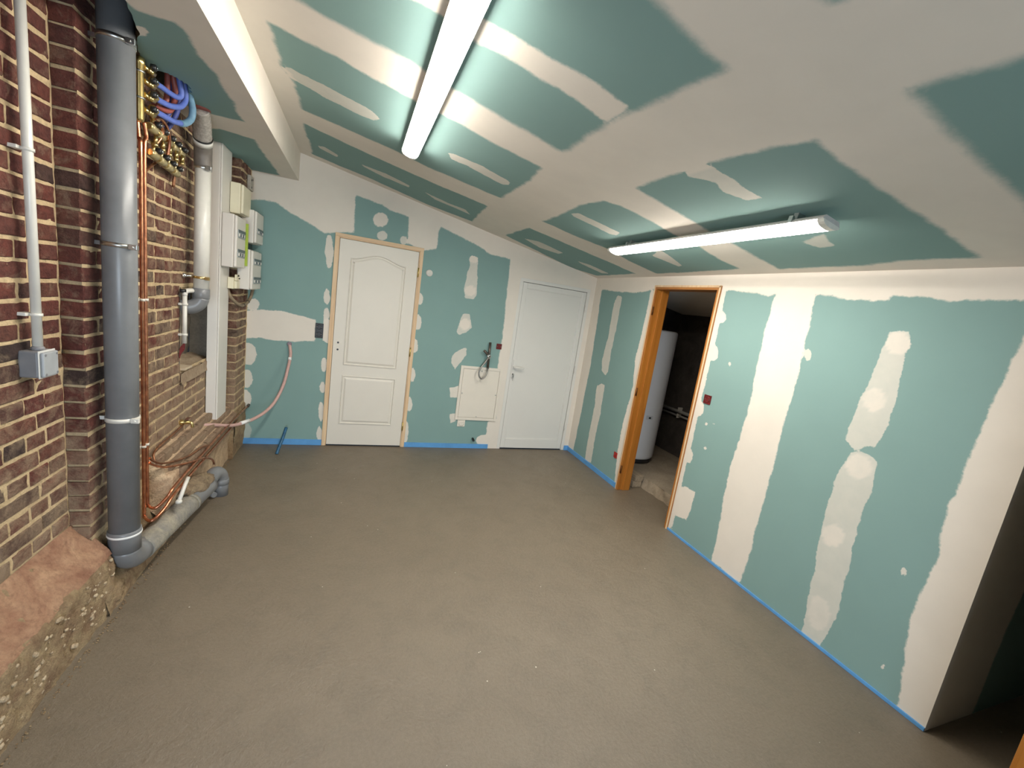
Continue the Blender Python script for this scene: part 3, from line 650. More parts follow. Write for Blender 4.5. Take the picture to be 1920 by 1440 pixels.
# niche in the main part
NY0, NY1, NZ0, NZ1 = -1.255, -.60, .925, 1.47
def in_niche(y, z): return NY0 < y < NY1 and NZ0 < z < NZ1

wall_left = mortar_sheet('wall_left', XB, YC + .004, YP + .05, .20, 2.76, lambda y, z: NY0 + .012 < y < NY1 - .012 and NZ0 + .012 < z < NZ1 - .012)
struct(wall_left, 'old red brick wall with yellow mortar behind the copper pipes')
wall_left_bay = mortar_sheet('wall_left_bay', XA, -6.45, YC, .0, 2.76, step=.03)
struct(wall_left_bay, 'recessed red brick bay at the near left, behind the white conduit')
pier_core = mortar_sheet('wall_left_pier', XP, YP + .006, 0, 0, HB)
b = MB(); b.box(-.06, XP - .006, YP + .007, YP + .02, 0, HB)
me = b.mesh('pier_side'); me.materials.append(M_MORTAR)
link('pier_side', me, pier_core)
struct(pier_core, 'narrow brick pier between the white trunking and the green end wall')
b = MB(); b.box(XA - .01, XB - .008, YC + .009, YC + .02, .3, 2.76); me = b.mesh('corner_return'); me.materials.append(M_MORTAR); link('corner_return', me, wall_left)

def run(parent, x, y0, y1, z, header, phase=0.0, kind_first=None, stop=None):
    """lay one course from y0 to y1"""
    y = y0; first = True
    while y < y1 - .03:
        L = (BW if header else BL) * rnd.uniform(.97, 1.02)
        if first:
            if phase: L = phase
        e = min(y + L, y1)
        if e - y > .03 and not (stop and stop((y + e) / 2, z)):
            a, c = y, e
            if stop:   # trim at the niche
                if y < NY0 < e and NZ0 < z < NZ1: c = NY0
                if y < NY1 < e and NZ0 < z < NZ1: a = NY1
            if c - a > .03: brick(parent, x, a, c, z, kind_first if (first and kind_first) else 'n')
        y = e + JT; first = False
stopf = lambda y, z: in_niche(y, z)
for k in range(-4, 31):
    z = course_z(k); hd = (k % 2 == 0)
    if z < .34: break
    run(wall_left, XB, YC, -1.80 if (z < .46 or k < 0) else -.74, z, hd, 0 if hd else BL, 'c', stopf)
for k in range(-4, 30):
    z = course_z(k); hd = (k % 2 == 0)
    if z < .42: break
    # laid from the corner outwards so that the joints meet it
    y = YC - JT
    first = True
    while y > -3.25:
        L = (BW if hd else BL) * rnd.uniform(.96, 1.02)
        if first and not hd: L = .155
        brick(wall_left_bay, XA, y - L, y, z); y -= L + JT; first = False
        if n_bricks > 100000: break
# the bricks of the bay that lie outside the picture, joined by tone
far = [MB() for _ in range(5)]
for k in range(-4, 30):
    z = course_z(k); hd = (k % 2 == 0)
    if z < .42: break
    y = -3.27 - (0 if hd else .06)
    while y > -6.40:
        L = (BW if hd else BL) * rnd.uniform(.97, 1.02)
        me = (HEA if hd else STR)[rnd.randrange(6)]
        far[rnd.randrange(5)].add([(XA + q.co.x, q.co.y + y - L / 2, q.co.z + z) for q in me.vertices], [tuple(p.vertices) for p in me.polygons])
        y -= L + JT
for m_ in far:
    o = m_.build('bricks', M_BRICK, wall_left_bay); o['kind'] = 'stuff'
for k in range(0, 31):
    z = course_z(k); hd = (k % 2 == 0)
    if z < .40: break
    y = YP; first = True
    while y < -.03:
        L = BW if (hd or not first) else BL
        e = min(y + L, -.004)
        if e - y > .03: brick(pier_core, XP, y, e, z, 'p' if first else 'n')
        y = e + JT; first = False

# niche lining, sill and the loose bits on it
def rough_box(name, parent, mat, quads, label=None):
    b = MB()
    for q in quads: b.add(*q)
    return b.build(name, mat, parent, label)
def wobble_grid(P00, P10, P01, P11, nu, nv, amp, seed=0, freq=12):
    v = []; f = []
    P00, P10, P01, P11 = map(Vector, (P00, P10, P01, P11))
    nrm = (P10 - P00).cross(P01 - P00).normalized()
    for i in range(nu + 1):
        for j in range(nv + 1):
            a, c = i / nu, j / nv
            p = P00 * (1 - a) * (1 - c) + P10 * a * (1 - c) + P01 * (1 - a) * c + P11 * a * c
            v.append(tuple(p + nrm * amp * mnoise.noise(p * freq + Vector((seed, seed, 0)))))
    for i in range(nu):
        for j in range(nv): f.append((i * (nv + 1) + j, (i + 1) * (nv + 1) + j, (i + 1) * (nv + 1) + j + 1, i * (nv + 1) + j + 1))
    return v, f
XN = -.20
b = MB()
b.add(*wobble_grid((XN, NY0, NZ0), (XN, NY1, NZ0), (XN, NY0, NZ1), (XN, NY1, NZ1), 30, 24, .02, 1), True)
b.add(*wobble_grid((XB, NY0, NZ0), (XN, NY0, NZ0), (XB, NY0, NZ1), (XN, NY0, NZ1), 8, 24, .006, 2), True)
b.add(*wobble_grid((XB, NY1, NZ0), (XN, NY1, NZ0), (XB, NY1, NZ1), (XN, NY1, NZ1), 8, 24, .006, 3), True)
b.add(*wobble_grid((XB, NY0, NZ1), (XN, NY0, NZ1), (XB, NY1, NZ1), (XN, NY1, NZ1), 8, 30, .004, 4), True)
b.build('niche_lining', M_CONC, wall_left)
b = MB()
b.add(*wobble_grid((XB + .012, NY0, NZ0 - .075), (XB + .012, NY1, NZ0 - .075), (XB + .004, NY0, NZ0 - .005), (XB + .004, NY1, NZ0 - .005), 30, 6, .010, 5, 20), True)
b.add(*wobble_grid((XB + .004, NY0, NZ0 - .005), (XB + .004, NY1, NZ0 - .005), (XN, NY0, NZ0 + .03), (XN, NY1, NZ0 + .03), 30, 10, .012, 6, 20), True)
b.build('niche_sill', mat_mortar('worn_sill_mortar', (.46, .36, .25), (.33, .23, .15), 9, .9), wall_left)
b = MB(); b.box(-.155, -.03, -1.235, -1.10, .938, .952, .003)
tag(b.build('tile_scrap', simple('pale_tile', (.62, .50, .36), .6, var=.15)), 'small pale tile scrap lying on the niche sill below the grey elbow', 'tile')
b = MB(); b.box(-.15, -.09, -1.25, -1.20, .955, .99, .006)
tag(b.build('brick_fragment', simple('orange_brick_bit', (.32, .10, .05), .9, var=.3, bstr=.5)), 'small orange brick fragment at the left end of the niche', 'brick')

# footing: stepped, bricks projecting one course after another, rubble face down to the screed
def profile_sheet(name, prof_of_y, y0, y1, step, mat, amp, freq=9, parent=None, fade_last=True):
    ys = lines([y0, y1], step); v = []; f = []; m = None
    for y in ys:
        P = prof_of_y(y); m = len(P)
        for i, (x, z) in enumerate(P):
            k = 0 if (i == 0) else 1
            a = amp * k
            nx = mnoise.noise(Vector((y * freq, z * freq, x * freq))) + .6 * mnoise.noise(Vector((y * freq * 3, z * freq * 3, 4)))
            nz = mnoise.noise(Vector((y * freq, z * freq + 9, x * freq)))
            v.append((x + a * nx, y, z + (a * nz if i < m - 2 else 0)))
    for i in range(len(ys) - 1):
        for j in range(m - 1): f.append((i * m + j, (i + 1) * m + j, (i + 1) * m + j + 1, i * m + j + 1))
    me = bpy.data.meshes.new(name); me.from_pydata(v, [], f); me.materials.append(mat)
    for p in me.polygons: p.use_smooth = True
    me.update(); return link(name, me, parent)
def dens(P, n=6):
    out = []
    for (a, b_), (c, d) in zip(P[:-1], P[1:]):
        for k in range(n): out.append((a + (c - a) * k / n, b_ + (d - b_) * k / n))
    return out + [P[-1]]
def lerp(a, b_, t): return a + (b_ - a) * max(0, min(1, t))
foot_a = profile_sheet('wall_left_footing', lambda y: dens([(XA - .01, .42), (XA + .015, .40), (-.06, .34), (0.0, .275), (.010, .25), (.012, .14), (.016, -.01)], 5),
                       -6.45, YC + .02, .016, M_RUBBLE, .013, 17)
struct(foot_a, 'crumbling ochre rubble footing under the near brick bay')
lp = profile_sheet('dust_slope', lambda y: dens([(XA - .004, .432), (XA + .020, .402), (-.055, .350), (-.004, .290), (.006, .268)], 6), -6.45, YC + .03, .02, M_LEDGE, .007, 16, foot_a)
# fallen lumps where the two footings meet
def lump(b_, c, r, sd):
    bm = bmesh.new(); bmesh.ops.create_icosphere(bm, subdivisions=3, radius=1.0); v = []
    for q in bm.verts:
        p_ = q.co * (1 + .28 * mnoise.noise(q.co * 2.2 + Vector((sd, 0, 0))) + .12 * mnoise.noise(q.co * 6))
        v.append((c[0] + p_.x * r[0], c[1] + p_.y * r[1], c[2] + p_.z * r[2]))
    bm.verts.ensure_lookup_table(); f = [tuple(q.index for q in fc.verts) for fc in bm.faces]; bm.free(); b_.add(v, f, True)
for i, (c, r) in enumerate((((-.015, -2.29, .10), (.040, .055, .09)), ((-.02, -2.25, .20), (.038, .05, .07)), ((-.01, -2.22, .05), (.042, .07, .06)))):
    b = MB(); lump(b, c, r, i); b.build('rubble_lump', M_RUBBLE, foot_a)
# bits of stone in the rubble face
b = MB()
for k in range(170):
    y = rnd.uniform(-3.3, YC + .02); z = rnd.uniform(.02, .25); r = rnd.uniform(.002, .011)
    bm = bmesh.new(); bmesh.ops.create_icosphere(bm, subdivisions=1, radius=r)
    v = [(q.co.x * .8 + .012, q.co.y * rnd.uniform(.9, 1.6) + y, q.co.z * rnd.uniform(.6, 1) + z) for q in bm.verts]
    bm.verts.ensure_lookup_table(); f = [tuple(q.index for q in fc.verts) for fc in bm.faces]; bm.free(); b.add(v, f)
o = b.build('rubble_stones', mat_mortar('rubble_stone', (.72, .58, .40), (.36, .26, .16), 20), foot_a); o['kind'] = 'stuff'

STEPS = [(.520, -.002), (.468, .042), (.430, .082)]      # top height and face x of each projecting course
def step_prof(y):
    P = [(-.06, .522), (XB, .517), (-.018, .510), (-.016, .470), (.022, .458), (.025, .430), (.060, .420), (.064, .34), (.046, .25), (.026, .17), (.028, -.01)]
    t = max(0.0, min(1.0, (y + 1.75) / .03))
    return dens([(XB - .012 + (x - XB + .012) * t if z > .2 else x, z) for x, z in P], 4)
foot_b = profile_sheet('wall_left_step_footing', step_prof, -1.75, YP - .002, .0155, M_STEP, .0045, 16)
struct(foot_b, 'stepped dusty brick footing under the copper pipes')
foot_c = profile_sheet('wall_left_pocket_footing', lambda y: dens([(-.07, .36), (XB - .002, .33), (-.030, .25), (-.016, .15), (.018, .09), (.026, -.01)], 5), YC - .05, -1.72, .015, M_RUBBLE, .008, 18)
struct(foot_c, 'low crumbling rubble under the bend of the grey soil pipe')
for i, (zt, xf) in enumerate(STEPS):
    y = -1.71 + .05 * i
    while y < -.42:
        L = (BW if i != 1 else BL) * rnd.uniform(.93, 1.05); e = min(y + L, -.40)
        if e - y > .05:
            o = brick(foot_b, xf, y, e, zt - .033)
        y = e + JT
foot_p = profile_sheet('wall_left_pier_footing', lambda y: dens([(XP - .004, .415), (XP + .010, .36), (XP + .012, .2), (XP - .004, -.01)], 5), YP - .03, -.004, .016, M_RUBBLE, .010, 16)
struct(foot_p, 'pale rubble foot of the brick pier beside the blue edge strip')
b = MB(); b.box(-.06, XP + .004, YP - .028, YP - .01, 0, .37); b.build('footing_side', M_RUBBLE, foot_p)
# dust and crumbs where the footing meets the screed
b = MB()
for k in range(420):
    y = rnd.uniform(-3.2, -.4); r = rnd.uniform(.0012, .0045)
    bm = bmesh.new(); bmesh.ops.create_icosphere(bm, subdivisions=1, radius=r); x = .035 + abs(rnd.gauss(0, .014))
    v = [(q.co.x + x, q.co.y + y, q.co.z * .8 + r * .4) for q in bm.verts]; bm.verts.ensure_lookup_table()
    f = [tuple(q.index for q in fc.verts) for fc in bm.faces]; bm.free(); b.add(v, f)
o = b.build('mortar_crumbs', M_RUBBLE); tag(o, 'line of mortar crumbs on the screed along the foot of the brick wall', 'debris', kind='stuff')

# ================================================================ DOORS
def mitre_frame(root, name, x0, x1, zt, w, y0, y1, mats, head_mat):
    for a, c in ((x0, x0 + w), (x1 - w, x1)):
        b = MB(); b.box(a, c, y0, y1, 0, zt - w, .002); b.build(name, mats, root)
    b = MB(); b.box(x0, x1, y0, y1, zt - w, zt, .002); b.build('frame_head', head_mat, root)
# door 1: panelled interior door in a raw pine frame
d1 = struct(thing('door_1', '', '', (1.155, 0, 0)), 'cream two-panel interior door with an arched top panel in a raw pine frame', 'door')
mitre_frame(d1, 'door_jamb', D1[0], D1[1], D1[2], .030, -.014, .10, M_PINE, M_PINEX)
# thinner inner rebate of the frame
for a, c in ((D1[0] + .030, D1[0] + .040), (D1[1] - .040, D1[1] - .030)):
    b = MB(); b.box(a, c, -.004, .05, 0, D1[2] - .04, .001); b.build('door_rebate', M_PINE, d1)
b = MB(); b.box(D1[0] + .03, D1[1] - .03, -.004, .05, D1[2] - .04, D1[2] - .03, .001); b.build('frame_rebate', M_PINEX, d1)
lx0, lx1, lz1 = D1[0] + .043, D1[1] - .043, D1[2] - .043
b = MB(); b.box(lx0, lx1, -.006, .034, .012, lz1, .003)
leaf = b.build('door_leaf', M_DOOR, d1)
def arch(x0, x1, z0, zs, zp, n=22):
    pts = [(x0, z0), (x1, z0)]
    for i in range(n + 1):
        t = 1 - i / n; x = x0 + (x1 - x0) * t
        u = abs(2 * t - 1)
        h = zs + (zp - zs) * (0.5 + .5 * math.cos(math.pi * min(1, u * 1.02))) if zp > zs else zs
        pts.append((x, h))
    return pts
def offset_poly(P, d):
    n = len(P); out = []
    for i in range(n):
        a = Vector(P[i - 1]); p = Vector(P[i]); c = Vector(P[(i + 1) % n])
        e1 = (p - a).normalized() if (p - a).length > 1e-7 else Vector((1, 0)); e2 = (c - p).normalized() if (c - p).length > 1e-7 else e1
        n1 = Vector((-e1.y, e1.x)); n2 = Vector((-e2.y, e2.x)); m = n1 + n2
        if m.length < 1e-6: m = n1
        m = m.normalized(); k = 1 / max(.4, m.dot(n1)); q = p + m * d * k; out.append((q.x, q.y))
    return out
def moulding(parent, poly, y, name='panel_moulding'):
    prof = [(0, .0), (.002, .008), (.007, .009), (.010, .005), (.013, -.0), (.018, -.0), (.024, .001), (.034, .007), (.040, .0085), (.044, .0085)]
    rings = [[(p[0], y - h, p[1]) for p in offset_poly(poly, d)] for d, h in prof]
    n = len(poly); v = [q for r in rings for q in r]; f = []
    for a in range(len(prof) - 1):
        for k in range(n): f.append((a * n + k, a * n + (k + 1) % n, (a + 1) * n + (k + 1) % n, (a + 1) * n + k))
    f.append(tuple((len(prof) - 1) * n + k for k in range(n)))
    b = MB(); b.add(v, f); return b.build(name, M_DOOR, parent)
moulding(leaf, arch(.895, 1.412, .848, 1.885, 1.948), -.0065)
moulding(leaf, [(.895, .238), (1.412, .238), (1.412, .742), (.895, .742)], -.0065)
for z in (1.064, .995):
    b = MB(); b.cyl((.835, -.0075, z), (.835, .004, z), .0095, 16); b.build('lock_hole', M_BLACK, leaf)
for z in (1.85, 1.04, .235):
    b = MB(); b.cyl((1.531, -.016, z - .045), (1.531, -.016, z + .045), .0075, 12); b.box(1.522, 1.541, -.0155, -.012, z - .04, z + .04, .001)
    b.build('hinge', M_BRASS, d1)

# door 2: plain white pvc door
d2 = struct(thing('door_2', '', '', (3.07, 0, 0)), 'smooth white plastic door with a lever handle in the far right corner', 'door')
mitre_frame(d2, 'frame_stile', D2[0], D2[1], D2[2], .038, -.002, .09, M_PVCDOOR, M_PVCDOOR)
sx0, sx1, sz1 = D2[0] + .042, D2[1] - .042, D2[2] - .042
for q in ((sx0, sx0 + .052, .012, sz1), (sx1 - .052, sx1, .012, sz1)):
    b = MB(); b.box(q[0], q[1], .004, .06, q[2], q[3], .004); b.build('leaf_stile', M_PVCDOOR, d2)
for z0, z1 in ((.012, .125), (sz1 - .06, sz1)):
    b = MB(); b.box(sx0 + .052, sx1 - .052, .004, .06, z0, z1, .004); b.build('leaf_rail', M_PVCDOOR, d2)
b = MB(); b.box(sx0 + .050, sx1 - .050, .016, .05, .12, sz1 - .055); b.build('door_panel', M_PVCDOOR, d2)
b = MB()
for q in ((sx0 + .052, sx0 + .060, .12, sz1 - .06), (sx1 - .060, sx1 - .052, .12, sz1 - .06)): b.box(q[0], q[1], .008, .02, q[2], q[3], .002)
for z0, z1 in ((.125, .133), (sz1 - .068, sz1 - .06)): b.box(sx0 + .052, sx1 - .052, .008, .02, z0, z1, .002)
b.build('glazing_bead', M_PVCDOOR, d2)
b = MB(); b.box(2.686, 2.712, -.006, .006, .86, 1.07, .003); hp = b.build('handle_plate', M_PVCDOOR, d2)
b = MB(); b.cyl((2.70, -.004, .985), (2.70, -.045, .985), .009, 14); b.tube([(2.70, -.045, .985), (2.74, -.050, .985), (2.81, -.048, .982)], .0085, 12, 3)
b.build('door_handle', M_PVCDOOR, d2, 'white lever handle')
b = MB(); b.cyl((2.70, -.004, .90), (2.70, -.022, .90), .009, 14); lc = b.build('lock_cylinder', M_BLACK, d2)
b = MB(); b.box(2.692, 2.708, -.027, -.022, .865, .905, .001); b.box(2.699, 2.701, -.032, -.020, .83, .87); b.build('key', M_STEEL, lc)
for z in (.30, 1.02, 1.75):
    b = MB(); b.cyl((D2[1] - .036, -.008, z - .04), (D2[1] - .036, -.008, z + .04), .007, 10); b.build('hinge', M_PVCDOOR, d2)

# door 3: open doorway with an orange varnished frame
d3 = struct(thing('door_3', '', '', (W, -1.49, 0)), 'open doorway with an orange varnished wooden frame and no door leaf', 'door')
yA, yB, zT, w3 = D3[1], D3[0], D3[2], .034
for y0, y1, nm in ((yA - w3, yA, 1), (yB, yB + w3, 2)):
    b = MB(); b.box(W - .012, W + .125, y0, y1, 0, zT - w3, .002); b.build('door_jamb', M_ORANGE, d3)
    # pale outer casing edge
    a, c = (y1 - .012, y1 + .002) if nm == 1 else (y0 - .002, y0 + .014)
    b = MB(); b.box(W - .016, W - .0125, a, c, 0, zT, .001); b.build('casing_edge', M_PINE, d3, 'pale unvarnished edge')
b = MB(); b.box(W - .012, W + .125, yB, yA, zT - w3, zT, .002); b.build('frame_head', M_ORANGEY, d3)
b = MB(); b.box(W - .016, W - .0125, yB, yA, zT - .014, zT + .002, .001); b.build('casing_head', M_PINE, d3, 'pale unvarnished edge')
# door stop
for y0, y1 in ((yA - w3 - .012, yA - w3), (yB + w3, yB + w3 + .012)):
    b = MB(); b.box(W + .045, W + .125, y0, y1, 0, zT - w3, .002); b.build('door_stop', M_ORANGE, d3)
for z in (.22, 1.02, 1.80):
    b = MB(); b.box(W - .014, W - .004, yA - w3 - .003, yA - w3 + .012, z - .04, z + .04, .001); b.cyl((W - .016, yA - w3 - .004, z - .035), (W - .016, yA - w3 - .004, z + .035), .006, 10)
    b.build('hinge', simple('bronze_hinge', (.22, .09, .03), .4, .8, var=.2), d3)

# orange jamb at the bottom right edge of the picture
b = MB(); b.box(3.2, 3.27, -4.12, -3.999, 0, 2.1, .003)
tag(b.build('door_post', M_ORANGE), 'orange varnished door post at the bottom right, beside the dark passage', 'door post')

# ================================================================ UTILITY ROOM BEYOND THE DOORWAY
def wall_slab(name, x0, x1, y0, y1, z0, z1, mat, label, cat='wall'):
    b = MB(); b.box(x0, x1, y0, y1, z0, z1); return struct(b.build(name, mat), label, cat)
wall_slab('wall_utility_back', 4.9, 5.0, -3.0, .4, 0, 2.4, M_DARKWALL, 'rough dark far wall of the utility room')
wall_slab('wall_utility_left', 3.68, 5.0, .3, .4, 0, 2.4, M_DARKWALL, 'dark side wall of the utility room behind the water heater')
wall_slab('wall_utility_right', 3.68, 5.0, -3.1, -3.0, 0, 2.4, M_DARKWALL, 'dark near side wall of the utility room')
wall_slab('ceiling_utility', 3.60, 5.0, -3.1, .4, 2.32, 2.4, simple('darkened_ceiling', (.035, .03, .025), .95, var=.4), 'dark ceiling of the utility room', 'ceiling')  # ceiling colour darkened to near black to keep the room's gloom
b = MB()
b.add(*wobble_grid((3.93, -3.0, .10), (4.9, -3.0, .10), (3.94, .3, .10), (4.9, .3, .10), 24, 60, .006, 3, 6), True)
v, f = wobble_grid((3.905, -3.0, -.01), (3.93, -3.0, .10), (3.905, .3, -.01), (3.94, .3, .10), 5, 110, .022, 8, 13)
v = [(x + (0.0 if i % 6 == 5 else 0), y, z) for i, (x, y, z) in enumerate(v)]
b.add(v, f, True)
me = b.mesh('utility_slab'); me.materials.append(mat_mortar('dusty_concrete_slab', (.40, .33, .24), (.29, .235, .17), 5, .7))
slabo = link('floor_utility', me); struct(slabo, 'raised rough concrete floor of the utility room with a broken edge', 'floor')
for z0, z1, x0, x1, a in ((0.0, .064, 3.79, 3.895, .0), (.066, .128, 3.80, 3.90, .04)):
    b = MB(); b.box(x0, x1, -1.075, -.60, z0, z1, .003, Matrix.Translation((3.88, -.9, 0)) @ Matrix.Rotation(a, 4, 'Z') @ Matrix.Translation((-3.88, .9, 0)))
    tag(b.build('plank', M_PLANK), 'grey wooden plank at the doorway step, %s of the two stacked' % ('lower' if z0 == 0 else 'upper'), 'plank', 'planks stacked at the step')
# water heater
hc = (4.16, -.44)
wh = thing('water_heater', 'tall white cylindrical water heater standing in the dark utility room', 'water heater', (hc[0], hc[1], .10))
b = MB(); b.lathe([(.235, .104), (.252, .11), (.252, .150), (.24, .156)], (hc[0], hc[1], 0), n=40); b.build('base_ring', M_BLACK, wh)
b = MB(); b.lathe([(.20, .152), (.258, .156), (.268, .168), (.27, .19), (.27, 1.60), (.266, 1.622), (.25, 1.634), (.18, 1.638)], (hc[0], hc[1], 0), n=56)
body = b.build('tank_body', M_TANK, wh)
ang = math.radians(-96)
px, py = hc[0] + .27 * math.cos(ang), hc[1] + .27 * math.sin(ang)
Mx = Matrix.Translation((px, py, .66)) @ Matrix.Rotation(ang, 4, 'Z')
b = MB(); b.box(-.002, .006, -.04, .04, -.022, .022, .002, Mx); lb = b.build('rating_plate', simple('plate_grey', (.50, .50, .50), .4), wh)
b = MB(); b.box(.006, .008, -.012, .016, -.012, .008, .0, Mx); b.build('plate_mark', M_BLACK, lb)
# white horizontal pipes on the far utility wall
for dz, r in ((0, .022), (.055, .014)):
    b = MB(); b.tube([(4.86, .2, .66 - dz), (4.86, -2.5, .70 - dz)], r, 12)
    for y in (-.35, -1.2, -2.0): b.box(4.84, 4.9, y - .008, y + .008, .64 - dz, .72 - dz)
    tag(b.build('waste_pipe', M_WPVC), ('thicker upper' if dz == 0 else 'thinner lower') + ' white pipe along the far wall of the utility room', 'pipe', 'white pipes in the utility room')
b = MB(); b.box(3.7, 4.88, -1.75, -1.62, 2.14, 2.32, .004, None)
tag(b.build('ceiling_joist', simple('grey_joist', (.20, .18, .15), .85, var=.3, vscale=8)), 'grey timber joist under the utility room ceiling', 'joist')

# ================================================================ FITTINGS ON THE END WALL
ap = thing('access_panel', 'square white access panel on the end wall, left of the smooth white door', 'panel', (2.335, 0, .34))
x0, x1, z0, z1 = 2.090, 2.572, .335, .950
for q in ((x0, x0 + .030, z0, z1), (x1 - .030, x1, z0, z1), (x0 + .03, x1 - .03, z0, z0 + .030), (x0 + .03, x1 - .03, z1 - .030, z1)):
    b = MB(); b.box(q[0], q[1], -.016, -.0005, q[2], q[3], .002); b.build('panel_frame', M_PANELW, ap)
b = MB(); b.box(x0 + .0325, x1 - .0325, -.013, -.0005, z0 + .0325, z1 - .0325, .002); dr = b.build('panel_door', M_PANELW, ap)
for x, z in (((x0 + x1) / 2, z1 - .045), ((x0 + x1) / 2, z0 + .045), (x0 + .045, (z0 + z1) / 2), (x1 - .045, (z0 + z1) / 2)):
    b = MB(); b.cyl((x, -.0155, z), (x, -.012, z), .007, 12); b.build('screw', M_STEEL, dr)
b = MB(); b.box(2.126, 2.214, -.011, -.0005, .255, .331, .004)
sw = tag(b.build('cover_plate', M_PANELW), 'small square white cover plate directly under the access panel', 'cover plate')
b = MB(); b.lathe([(.030, 0), (.030, -.002), (.022, -.004)], (2.172, -.011, .292), 'y', 20); b.build('plate_knob', M_PANELW, sw)
cp = thing('wall_cap', 'round white cap high on the end wall, right of the panelled door', 'cap', (1.644, 0, 1.863))
b = MB(); b.lathe([(.034, -.0005), (.034, -.006), (.030, -.010), (.010, -.012)], (1.644, 0, 1.863), 'y', 28); b.build('cap_disc', M_WPVC, cp)
b = MB(); b.lathe([(.012, -.0115), (.010, -.0145), (.004, -.015)], (1.644, 0, 1.863), 'y', 16); b.build('cap_centre', M_WPVC, cp)

def backbox(name, label, c, w, h, wall, mat, gang=1, group=None):
    """recessed plastic box: rim, dark well, screws; wall = 'back' (faces -y) or 'right' (faces -x)"""
    r = thing(name, label, 'socket box', c, group)
    def T(b_):
        if wall == 'back': M = Matrix.Translation(c)
        else: M = Matrix.Translation(c) @ Matrix.Rotation(math.radians(-90), 4, 'Z')
        b_.v = [tuple(M @ Vector(q)) for q in b_.v]; return b_
    b = MB(); t = .006
    for q in ((-w / 2, -w / 2 + t, -h / 2, h / 2), (w / 2 - t, w / 2, -h / 2, h / 2), (-w / 2 + t, w / 2 - t, -h / 2, -h / 2 + t), (-w / 2 + t, w / 2 - t, h / 2 - t, h / 2)):
        b.box(q[0], q[1], -.006, -.0005, q[2], q[3], .0012)
    T(b).build('box_rim', mat, r)
    b = MB(); b.box(-w / 2 + t, w / 2 - t, -.0025, -.0008, -h / 2 + t, h / 2 - t); T(b).build('box_well', mat, r)
    for g in range(gang):
        zz = (g - (gang - 1) / 2) * h / gang
        b = MB(); b.lathe([(w * .33, -.0025), (w * .33, -.005), (w * .27, -.005), (w * .25, -.003)], (0, 0, zz), 'y', 20); T(b).build('knockout_ring', mat, r)
        for sx in (-1, 1):
            b = MB(); b.cyl((sx * w * .30, -.0085, zz), (sx * w * .30, -.002, zz), .0045, 10); T(b).build('screw', simple('dark_screw', (.16, .13, .12), .5, .6), r)
    return r
backbox('socket_box', 'black double back box on the end wall, left of the panelled door', (.660, 0, 1.160), .072, .142, 'back', M_BLACK, 2)
backbox('switch_box', 'dark red back box above the access panel, by the smooth white door', (2.492, 0, 1.198), .062, .062, 'back', M_RED)
backbox('switch_box', 'dark red back box on the right wall, near side of the open doorway', (W, -1.988, 1.163), .070, .070, 'right', M_RED)
backbox('switch_box', 'bright red back box low on the right wall, far side of the open doorway', (W, -.985, .316), .055, .060, 'right', M_REDB)
wi = MB()
for k in range(3): wi.tube([(W - .003, -.975 - .01 * k, .33), (W - .02, -.98 - .006 * k, .31 + .01 * k), (W - .008, -.99, .285 + .008 * k)], .0022, 6, 4)
tag(wi.build('wire', M_REDB), 'loose red wires sticking out of the low red box', 'wire')

# fixings left sticking out above the access panel: copper tube with clip and braided loop
tb = thing('pipe_stub', 'dark vertical tube with a chrome fitting above the access panel', 'pipe', (2.384, -.03, .944))
b = MB(); b.tube([(2.378, -.03, 1.235), (2.381, -.03, 1.09), (2.386, -.03, .94)], .0135, 12); b.build('tube', simple('dull_tube', (.14, .12, .10), .4, .6, var=.4), tb)
b = MB(); b.tube([(2.376, -.034, 1.09), (2.345, -.05, 1.115), (2.312, -.052, 1.142)], .014, 12); b.build('side_stub', simple('dull_tube', (.14, .12, .10)), tb)
b = MB(); b.lathe([(.012, .02), (.022, .016), (.022, -.014), (.012, -.018)], (2.374, -.055, 1.084), 'y', 14); b.build('fitting', M_CHROME, tb)
b = MB(); b.tube([(2.373, -.055, 1.072), (2.335, -.065, 1.010), (2.297, -.075, .955), (2.278, -.08, .904), (2.287, -.085, .856), (2.317, -.085, .832), (2.350, -.083, .858), (2.370, -.070, .908), (2.382, -.038, .951)], .0085, 10, 5)
tag(b.build('braided_hose', simple('dull_braid', (.38, .37, .35), .35, .8, var=.4, vscale=200)), 'grey braided hose looped in front of the access panel', 'hose')
b = MB(); b.tube([(2.330, .0, .115), (2.330, -.03, .112), (2.335, -.045, .10)], .013, 12, 3)
o = tag(b.build('outlet_stub', M_DARK if 'M_DARK' in globals() else M_BLACK), 'short dark pipe stub low on the end wall, near the smooth white door', 'pipe')

# dark blue conduit leaning against the end wall
b = MB(); b.tube([(.386, -.27, -.0), (.392, -.25, .03), (.418, -.17, .13), (.432, -.10, .205)], .0135, 12, 5)
o = b.build('conduit_stub', M_BTUBE); tag(o, 'short dark blue conduit rising from the screed in front of the end wall', 'conduit')

# pink pipe curving from the tap to the end wall
pp = thing('flexible_pipe', 'pink-beige flexible pipe curving from the brick wall up to the end wall', 'pipe', (-.04, -.95, .47))
P = [(-.045, -.95, .478), (.035, -.850, .452), (.120, -.620, .382), (.234, -.420, .391), (.326, -.250, .461), (.389, -.130, .614), (.417, -.070, .783), (.430, -.045, .908), (.411, 0, 1.004)]
b = MB(); b.tube(P, .0135, 14, 6); b.build('pipe_run', M_PINK, pp)
for a, c in (((.150, -.565, .381), (.195, -.487, .384)), ((.4265, -.055, .86), (.4275, -.051, .885))):
    b = MB(); b.cyl(a, c, .0152, 14); b.build('tape_wrap', M_TAPE, pp)
b = MB(); b.lathe([(.020, 0), (.020, -.012), (.014, -.016)], (.411, 0, 1.004), 'y', 16); b.build('end_collar', simple('mauve_grey', (.25, .20, .24), .5), pp)

